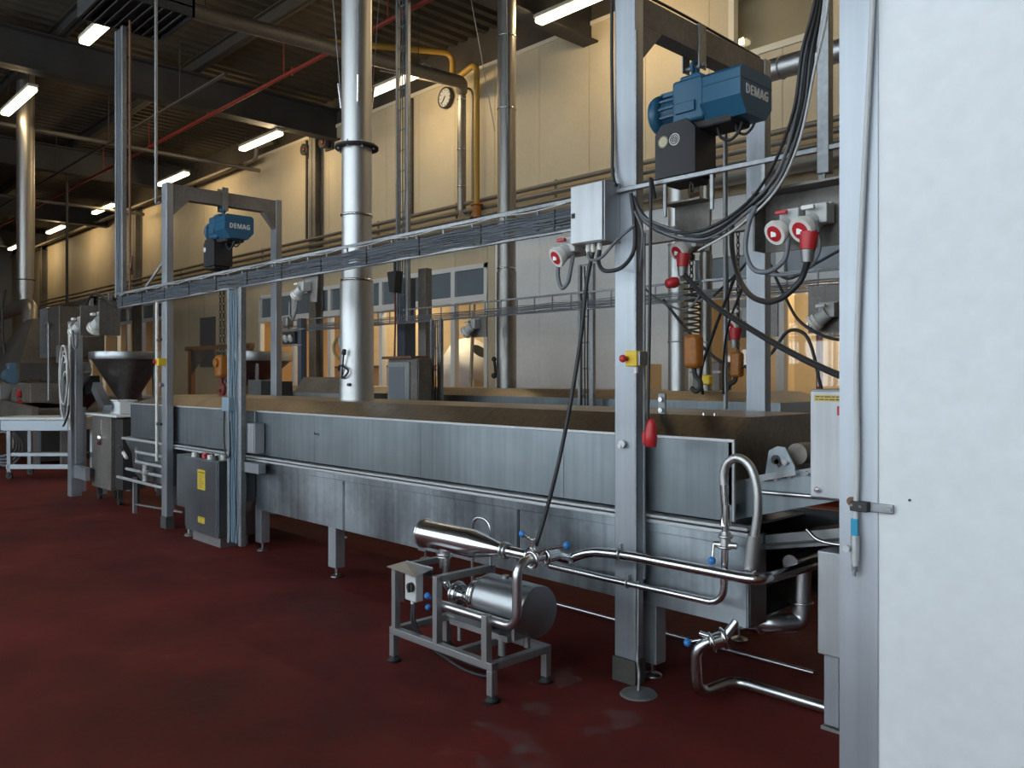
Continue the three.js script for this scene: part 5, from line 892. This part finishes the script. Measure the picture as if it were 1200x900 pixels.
  const wd = thing('timber_frame', 'brown frame with an inclined panel standing before the far orange room', 'frame', [-18.5, 0, -8.5]); part(wd, 'frame', [box(-20.5, -17, 2.25, 2.35, -8.55, -8.45), box(-20.3, -20.1, 0, 2.3, -8.55, -8.45), box(-17.2, -17.05, 0, 2.3, -8.55, -8.45)], M.timber); part(wd, 'inclined_panel', poly([[[-20.0, 2.25, -8.4], [-18.9, 2.25, -8.4], [-20.0, 1.65, -8.4]]]), M.tin); 
  solo('grey_board', 'dark grey flat board on the pale wall between the glazed rooms', 'board', box(-24.25, -23.26, 1.9, 3.36, ZB + 0.005, ZB + 0.05), std([0.13, 0.13, 0.14], 0.6));
}
{
  const o = thing('socket_stand', 'thin dark stand carrying small socket boxes before the orange lit glazing', 'stand', [-11.37, 0, -6.5]);
  part(o, 'pole', box(-11.43, -11.32, 0, 2.5, -6.55, -6.45, 0.005), std([0.09, 0.11, 0.14], 0.5)); part(o, 'base_plate', box(-11.55, -11.2, 0, 0.02, -6.65, -6.35), M.cast);
  part(o, 'cross_arm', box(-11.9, -11.2, 2.32, 2.345, -6.46, -6.43), M.cast); part(o, 'cross_arm', box(-12.0, -11.3, 2.08, 2.1, -6.46, -6.43), M.cast);
  part(o, 'socket_box', [box(-11.8, -11.43, 2.11, 2.3, -6.47, -6.4, 0.005)], M.dark); part(o, 'socket_face', [lathe([[0, 0], [0.06, 0], [0.06, 0.03], [0, 0.035]], [-11.68, 2.2, -6.4], [0, -0.3, 1], 18)], M.plasticGrey); part(o, 'socket_face', [lathe([[0, 0], [0.06, 0], [0.06, 0.03], [0, 0.035]], [-11.53, 2.2, -6.4], [0, -0.3, 1], 18)], M.plasticGrey);
  part(o, 'lamp_head', mid(-11.72, 2.46, -6.45, 0.14, 0.16, 0.12, 0.02), M.cast); part(o, 'support_arm', cyl([-11.7, 2.35, -6.45], [-11.72, 2.4, -6.45], 0.012), M.dark);
  const w = thing('hose_reel', 'round yellow hose wheel with grey box hanging under the rear tray beside the thick flue', 'reel', [-10.85, 1.95, -6.9]);
  part(w, 'box', box(-10.8, -10.5, 2.05, 2.35, -6.95, -6.85, 0.005), M.dark); part(w, 'fitting', mid(-10.72, 2.12, -6.82, 0.16, 0.16, 0.1, 0.02), M.plasticGrey); part(w, 'wheel', torus([-10.9, 2.05, -6.9], [0.2, 0, 1], 0.17, 0.022, 28), std([0.35, 0.25, 0.1], 0.5)); part(w, 'hanger', tube([[-10.75, 2.34, -6.9], [-10.8, 2.5, -7.05], [-10.7, 2.6, -7.2], [-10.62, 2.5, -7.05], [-10.6, 2.34, -6.9]], 0.014), M.dark);
}
// things inside the glazed rooms
{
  const v = thing('tilted_vessel', 'tilted white vessel standing inside the warm glazed room', 'vessel', [-14.3, 0, -12.6]);
  part(v, 'shell', lathe([[0, 0], [0.35, 0.02], [0.6, 0.25], [0.62, 1.0], [0.5, 1.2], [0.2, 1.28]], [-15.1, 1.35, -12.6], [0.75, 0.66, 0], 28), M.white); part(v, 'stand', [box(-15.0, -14.0, 0, 1.55, -12.9, -12.3, 0.02)], M.plasticGrey); part(v, 'pipe', cyl([-13.9, 0.9, -12.1], [-13.75, 3.4, -12.1], 0.04), M.galv);
  const t = thing('wooden_counter', 'brown wooden counter inside the warm glazed room', 'counter', [-17.5, 0, -12.5]); part(t, 'body', box(-20, -15.8, 0, 1.85, -12.9, -12.3, 0.01), M.officeOrange); part(t, 'top', box(-20.05, -15.75, 1.85, 1.9, -12.95, -12.25, 0.005), M.timber);
  for (const [x, l] of [[-29.9, 'tall brown shelf beside the mullion of the far glazed room'], [-28, 'tall brown shelf deep in the far glazed room']]) { const s = thing('brown_shelf', l, 'shelf', [x, 0, -13]); part(s, 'carcass', box(x - 0.8, x + 0.8, 0, 3.0, -13.4, -12.8, 0.01), M.timber); for (const y of [1.8, 2.3, 2.75]) part(s, 'shelf_board', box(x - 0.78, x + 0.78, y, y + 0.04, -12.8, -12.7), M.officeOrange); }
  solo('room_column', 'square cream column inside the yellow lit room', 'column', box(-6.94, -6.74, 0, 4.25, -13.1, -12.9), M.officeWall); const r = thing('steel_gateway', 'dark red door frame inside the yellow lit room', 'frame', [-5.5, 0, -12]); part(r, 'jamb', box(-5.8, -5.74, 0, 2.3, -12.05, -11.95), M.redDeep); part(r, 'head', box(-5.8, -4.8, 2.2, 2.32, -12.05, -11.95), M.ductDull); part(r, 'jamb', box(-4.86, -4.8, 0, 2.3, -12.05, -11.95), M.redDeep);
}

// ================================================================ PIPES AND FITTINGS ON WALL AND ROOF
for (const [y, z, r, l] of [[4.87, -10.22, 0.04, 'upper thin wall pipe running along the cream panels'], [4.72, -10.2, 0.045, 'second thin wall pipe below the upper one on the cream panels'], [4.56, -10.12, 0.035, 'third thin wall pipe on the cream panels above the thick one'], [4.36, -10.05, 0.13, 'thick lagged wall pipe at the foot of the cream panels']]) solo('wall_pipe', l, 'pipe', cyl([-40, y, z], [3, y, z], r, r, 14), M.wallPipe);
for (let x = -33; x < 2; x += 2.6) { const o = thing('pipe_bracket', 'steel bracket holding the wall pipes on the cream panels', 'bracket', [x, 4.2, -10.25], 'brackets of the wall pipes'); part(o, 'arm', box(x - 0.02, x + 0.02, 4.17, 4.22, ZB, -9.9), M.wallPipe); part(o, 'upright', box(x - 0.02, x + 0.02, 4.17, 4.95, -10.3, -10.27), M.wallPipe); }
{
  const o = thing('drop_pipe', 'silver lagged pipe crossing the roof and dropping down the cream wall', 'pipe', [-11.6, 4.75, -10.2]); part(o, 'run', pipe([[-11.43, 6.72, ZF - 0.2], [-11.43, 6.72, -5], [-11.6, 7.02, -9.9], [-11.95, 7.02, -10.2]], 0.11, 0.12, 16), M.ductDull); part(o, 'drop', cyl([-11.95, 4.75, -10.2], [-11.95, 7.05, -10.2], 0.085, 0.085, 20), M.duct); for (const y of [5.2, 5.9, 6.85]) part(o, 'clamp_band', torus([-11.95, y, -10.2], [0, 1, 0], 0.086, 0.01), M.polished); part(o, 'foot_elbow', pipe([[-11.95, 4.78, -10.2], [-11.9, 4.6, -10.2], [-11.5, 4.5, -10.1]], 0.08, 0.1), M.ductDull); for (const z of [-8.5, -5, -1]) part(o, 'hanger', cyl([-11.43, 6.8, z], [-11.43, 8.05, z], 0.012, 0.012, 6), M.dark);
  const g = thing('gas_pipe', 'yellow gas pipe with elbows coming down the cream wall beside the clock', 'pipe', [-11.5, 4.6, -10.2]); part(g, 'run', pipe([[-13.2, 7.6, -7.5], [-12.1, 7.75, -10.1], [-12.1, 7.2, -10.1], [-11.35, 7.35, -10.05], [-11.35, 4.62, -10.05]], 0.055, 0.2, 14), M.gas); part(g, 'shutoff', [cyl([-11.35, 4.52, -10.05], [-11.35, 4.75, -10.05], 0.08), torus([-11.35, 4.75, -10.05], [0, 1, 0], 0.1, 0.02)], M.orange);
  const gc = thing('thin_riser', 'thin brown pipe beside the yellow gas pipe on the cream wall', 'pipe', [-11.75, 4.6, -10.25]); part(gc, 'run', pipe([[-12.9, 7.35, -9], [-11.7, 7.0, -10.25], [-11.7, 4.72, -10.25], [-11.95, 4.6, -10.25]], 0.022, 0.1), M.wallPipe);
  const k = thing('wall_clock', 'round clock with dark rim high on the cream wall', 'clock', [-12.72, 6.93, -10.45]); const c = [-12.72, 7.13]; part(k, 'case', [lathe([[0, 0], [0.21, 0], [0.21, 0.07], [0.185, 0.085], [0.18, 0.06], [0, 0.06]], [c[0], c[1], ZB + 0.02], [0, 0, 1], 36)], M.dark); part(k, 'face', cyl([c[0], c[1], ZB + 0.075], [c[0], c[1], ZB + 0.083], 0.178, 0.178, 36), M.plasticGrey); part(k, 'hand', bar([c[0] + 0.02, c[1] + 0.03, ZB + 0.09], [c[0] - 0.1, c[1] - 0.11, ZB + 0.09], 0.02, 0.006), M.dark); part(k, 'hand', bar([c[0], c[1], ZB + 0.094], [c[0] - 0.05, c[1] - 0.07, ZB + 0.094], 0.022, 0.006), M.dark); const hm = []; for (let i = 0; i < 12; i++) { const a = i * Math.PI / 6; hm.push(mid(c[0] + 0.15 * Math.cos(a), c[1] + 0.15 * Math.sin(a), ZB + 0.085, 0.02, 0.02, 0.004)); } part(k, 'hour_marks', hm, M.dark);
  const rp = thing('sprinkler_pipe', 'red sprinkler pipe running under the roof beside the lamps', 'pipe', [-18, 7.2, -7.4]); part(rp, 'run', cyl([-45, 7.02, -7.4], [-8, 7.02, -7.4], 0.035), M.redPipe); for (let x = -36; x < -8; x += 3.2) part(rp, 'sprinkler_head', [cyl([x, 7.02, -7.4], [x, 7.75, -7.4], 0.012, 0.012, 6), cyl([x + 0.3, 6.95, -7.4], [x + 0.3, 7.1, -7.4], 0.018)], M.redPipe);
  const cp = thing('conduit_run', 'black conduit hanging under the roof beside the red sprinkler pipe', 'conduit', [-20, 7.1, -6.4]); part(cp, 'run', [cyl([-34, 6.95, -6.5], [-14, 6.95, -6.5], 0.03)], M.dark); for (let x = -32; x < -14; x += 4) part(cp, 'hanger', cyl([x, 6.95, -6.5], [x, 8.05, -6.5], 0.012, 0.012, 6), M.dark);
  for (const [x, z, l] of [[-20, -3, 'long thin brown roof pipe crossing above the far round duct'], [-28, -3, 'distant thin brown roof pipe beyond the round duct']]) { const q = thing('roof_pipe', l, 'pipe', [x, 7.3, z]); part(q, 'run', cyl([x, 6.95, ZB + 0.3], [x - 0.4, 7.0, ZF - 0.2], 0.05), M.wallPipe); part(q, 'hanger', cyl([x - 0.2, 7.0, -3], [x - 0.2, 8.05, -3], 0.012, 0.012, 6), M.dark); }
  const wp = thing('eave_pipe', 'pair of copper lit pipes running under the eave beside the lamps', 'pipe', [-26, 6.9, -9.6]); part(wp, 'run', [cyl([-44, 7.3, -10.2], [-20.5, 7.3, -10.2], 0.06), cyl([-44, 7.22, -10.0], [-21, 7.22, -10.0], 0.045)], M.wallPipe); part(wp, 'bend', pipe([[-20.6, 7.3, -10.2], [-20.2, 7.3, -10.2], [-20.2, 7.6, -10.2], [-19.4, 7.6, -10.3]], 0.06, 0.2), M.wallPipe); for (const x of [-40, -32, -24]) part(wp, 'hanger', cyl([x, 7.3, -10.2], [x, 8.05, -10.2], 0.012, 0.012, 6), M.dark);
  for (const [x, l] of [[-17.9, 'round siren beside the wall column under the girder, on the shaded side'], [-17.05, 'round siren beside the wall column under the girder, next to the flue']]) { const q = thing('wall_siren', l, 'siren', [x, 7.0, -10.3]); part(q, 'body', [lathe([[0, 0], [0.1, 0], [0.13, 0.1], [0.14, 0.2], [0.05, 0.16]], [x, 7.1, -10.45], [0, 0, 1], 24), box(x - 0.16, x + 0.16, 6.95, 7.25, -10.49, -10.44)], M.dark); part(q, 'red_eye', ball([x, 7.1, -10.28], 0.03), M.red); }
  for (const [x, l] of [[-18.1, 'thin dark riser pipe beside the wall column left free on the cream wall'], [-13.85, 'thin dark riser pipe beside the rear ladder on the cream wall']]) solo('riser_pipe', l, 'pipe', cyl([x, 4.95, -10.465], [x, 7.4, -10.465], 0.03), M.dark);
  const jp = thing('service_drop', 'thin metal rod with a brown hose hanging from the roof near the tray end', 'rod', [-9.26, 3.5, -3.5]); part(jp, 'rod', cyl([-9.26, 3.55, -3.5], [-9.26, 7.9, -3.5], 0.016), M.galv); part(jp, 'end_bend', pipe([[-9.26, 3.6, -3.5], [-9.26, 3.5, -3.5], [-9.1, 3.5, -3.5]], 0.014, 0.03), M.galv);
  const jq = thing('service_drop', 'thin brown pipe with a small tap hanging beside the tall cable ladder', 'rod', [-10.05, 2.6, -3.5]); part(jq, 'rod', cyl([-10.05, 2.6, -3.5], [-10.05, 5.76, -3.5], 0.014), M.rust); part(jq, 'tap', [cyl([-10.05, 2.8, -3.5], [-10.05, 2.9, -3.5], 0.03), tube([[-10.05, 2.85, -3.5], [-9.95, 2.9, -3.48], [-9.93, 3.0, -3.48]], 0.012)], M.rust);
  solo('diagonal_brace', 'slanting thin brace between the tray end and the portal near the hopper', 'brace', bar([-9.45, 2.6, -3.46], [-8.97, 2.82, -3.46], 0.03, 0.015), M.galv);
}
// louvred air unit under the roof
{
  const x0 = -10.45, x1 = -9.46, z0 = -4.02, z1 = -3.05, y0 = 5.77, y1 = 6.5, o = thing('air_unit', 'boxy dark air unit with a louvred underside hanging under the roof', 'air unit', [(x0 + x1) / 2, y0, (z0 + z1) / 2]);
  part(o, 'casing', [box(x0, x0 + 0.03, y0, y1, z0, z1), box(x1 - 0.03, x1, y0, y1, z0, z1), box(x0, x1, y0, y1, z0, z0 + 0.03), box(x0, x1, y0, y1, z1 - 0.03, z1), box(x0, x1, y1 - 0.03, y1, z0, z1), box(x0, x1, y0 + 0.1, y0 + 0.12, z0, z1)], M.girder);
  for (let k = 0; k < 8; k++) { const z = z0 + 0.1 + k * (z1 - z0 - 0.2) / 7; part(o, 'louver', metres(new THREE.BoxGeometry(x1 - x0 - 0.06, 0.012, 0.1).rotateX(0.6).translate((x0 + x1) / 2, y0 + 0.03, z)), M.girder); }
  for (const x of [x0 + 0.1, x1 - 0.1]) part(o, 'hanger', cyl([x, y1, z0 + 0.2], [x, 8.05, z0 + 0.2], 0.015, 0.015, 6), M.dark); part(o, 'neck', box(x0 + 0.2, x1 - 0.2, y1, 8.1, z1 - 0.6, z1 - 0.2), M.girder);
}

scene.traverse((o) => { if (o.isMesh) { o.castShadow = true; o.receiveShadow = true; } });
renderer.render(scene, camera);
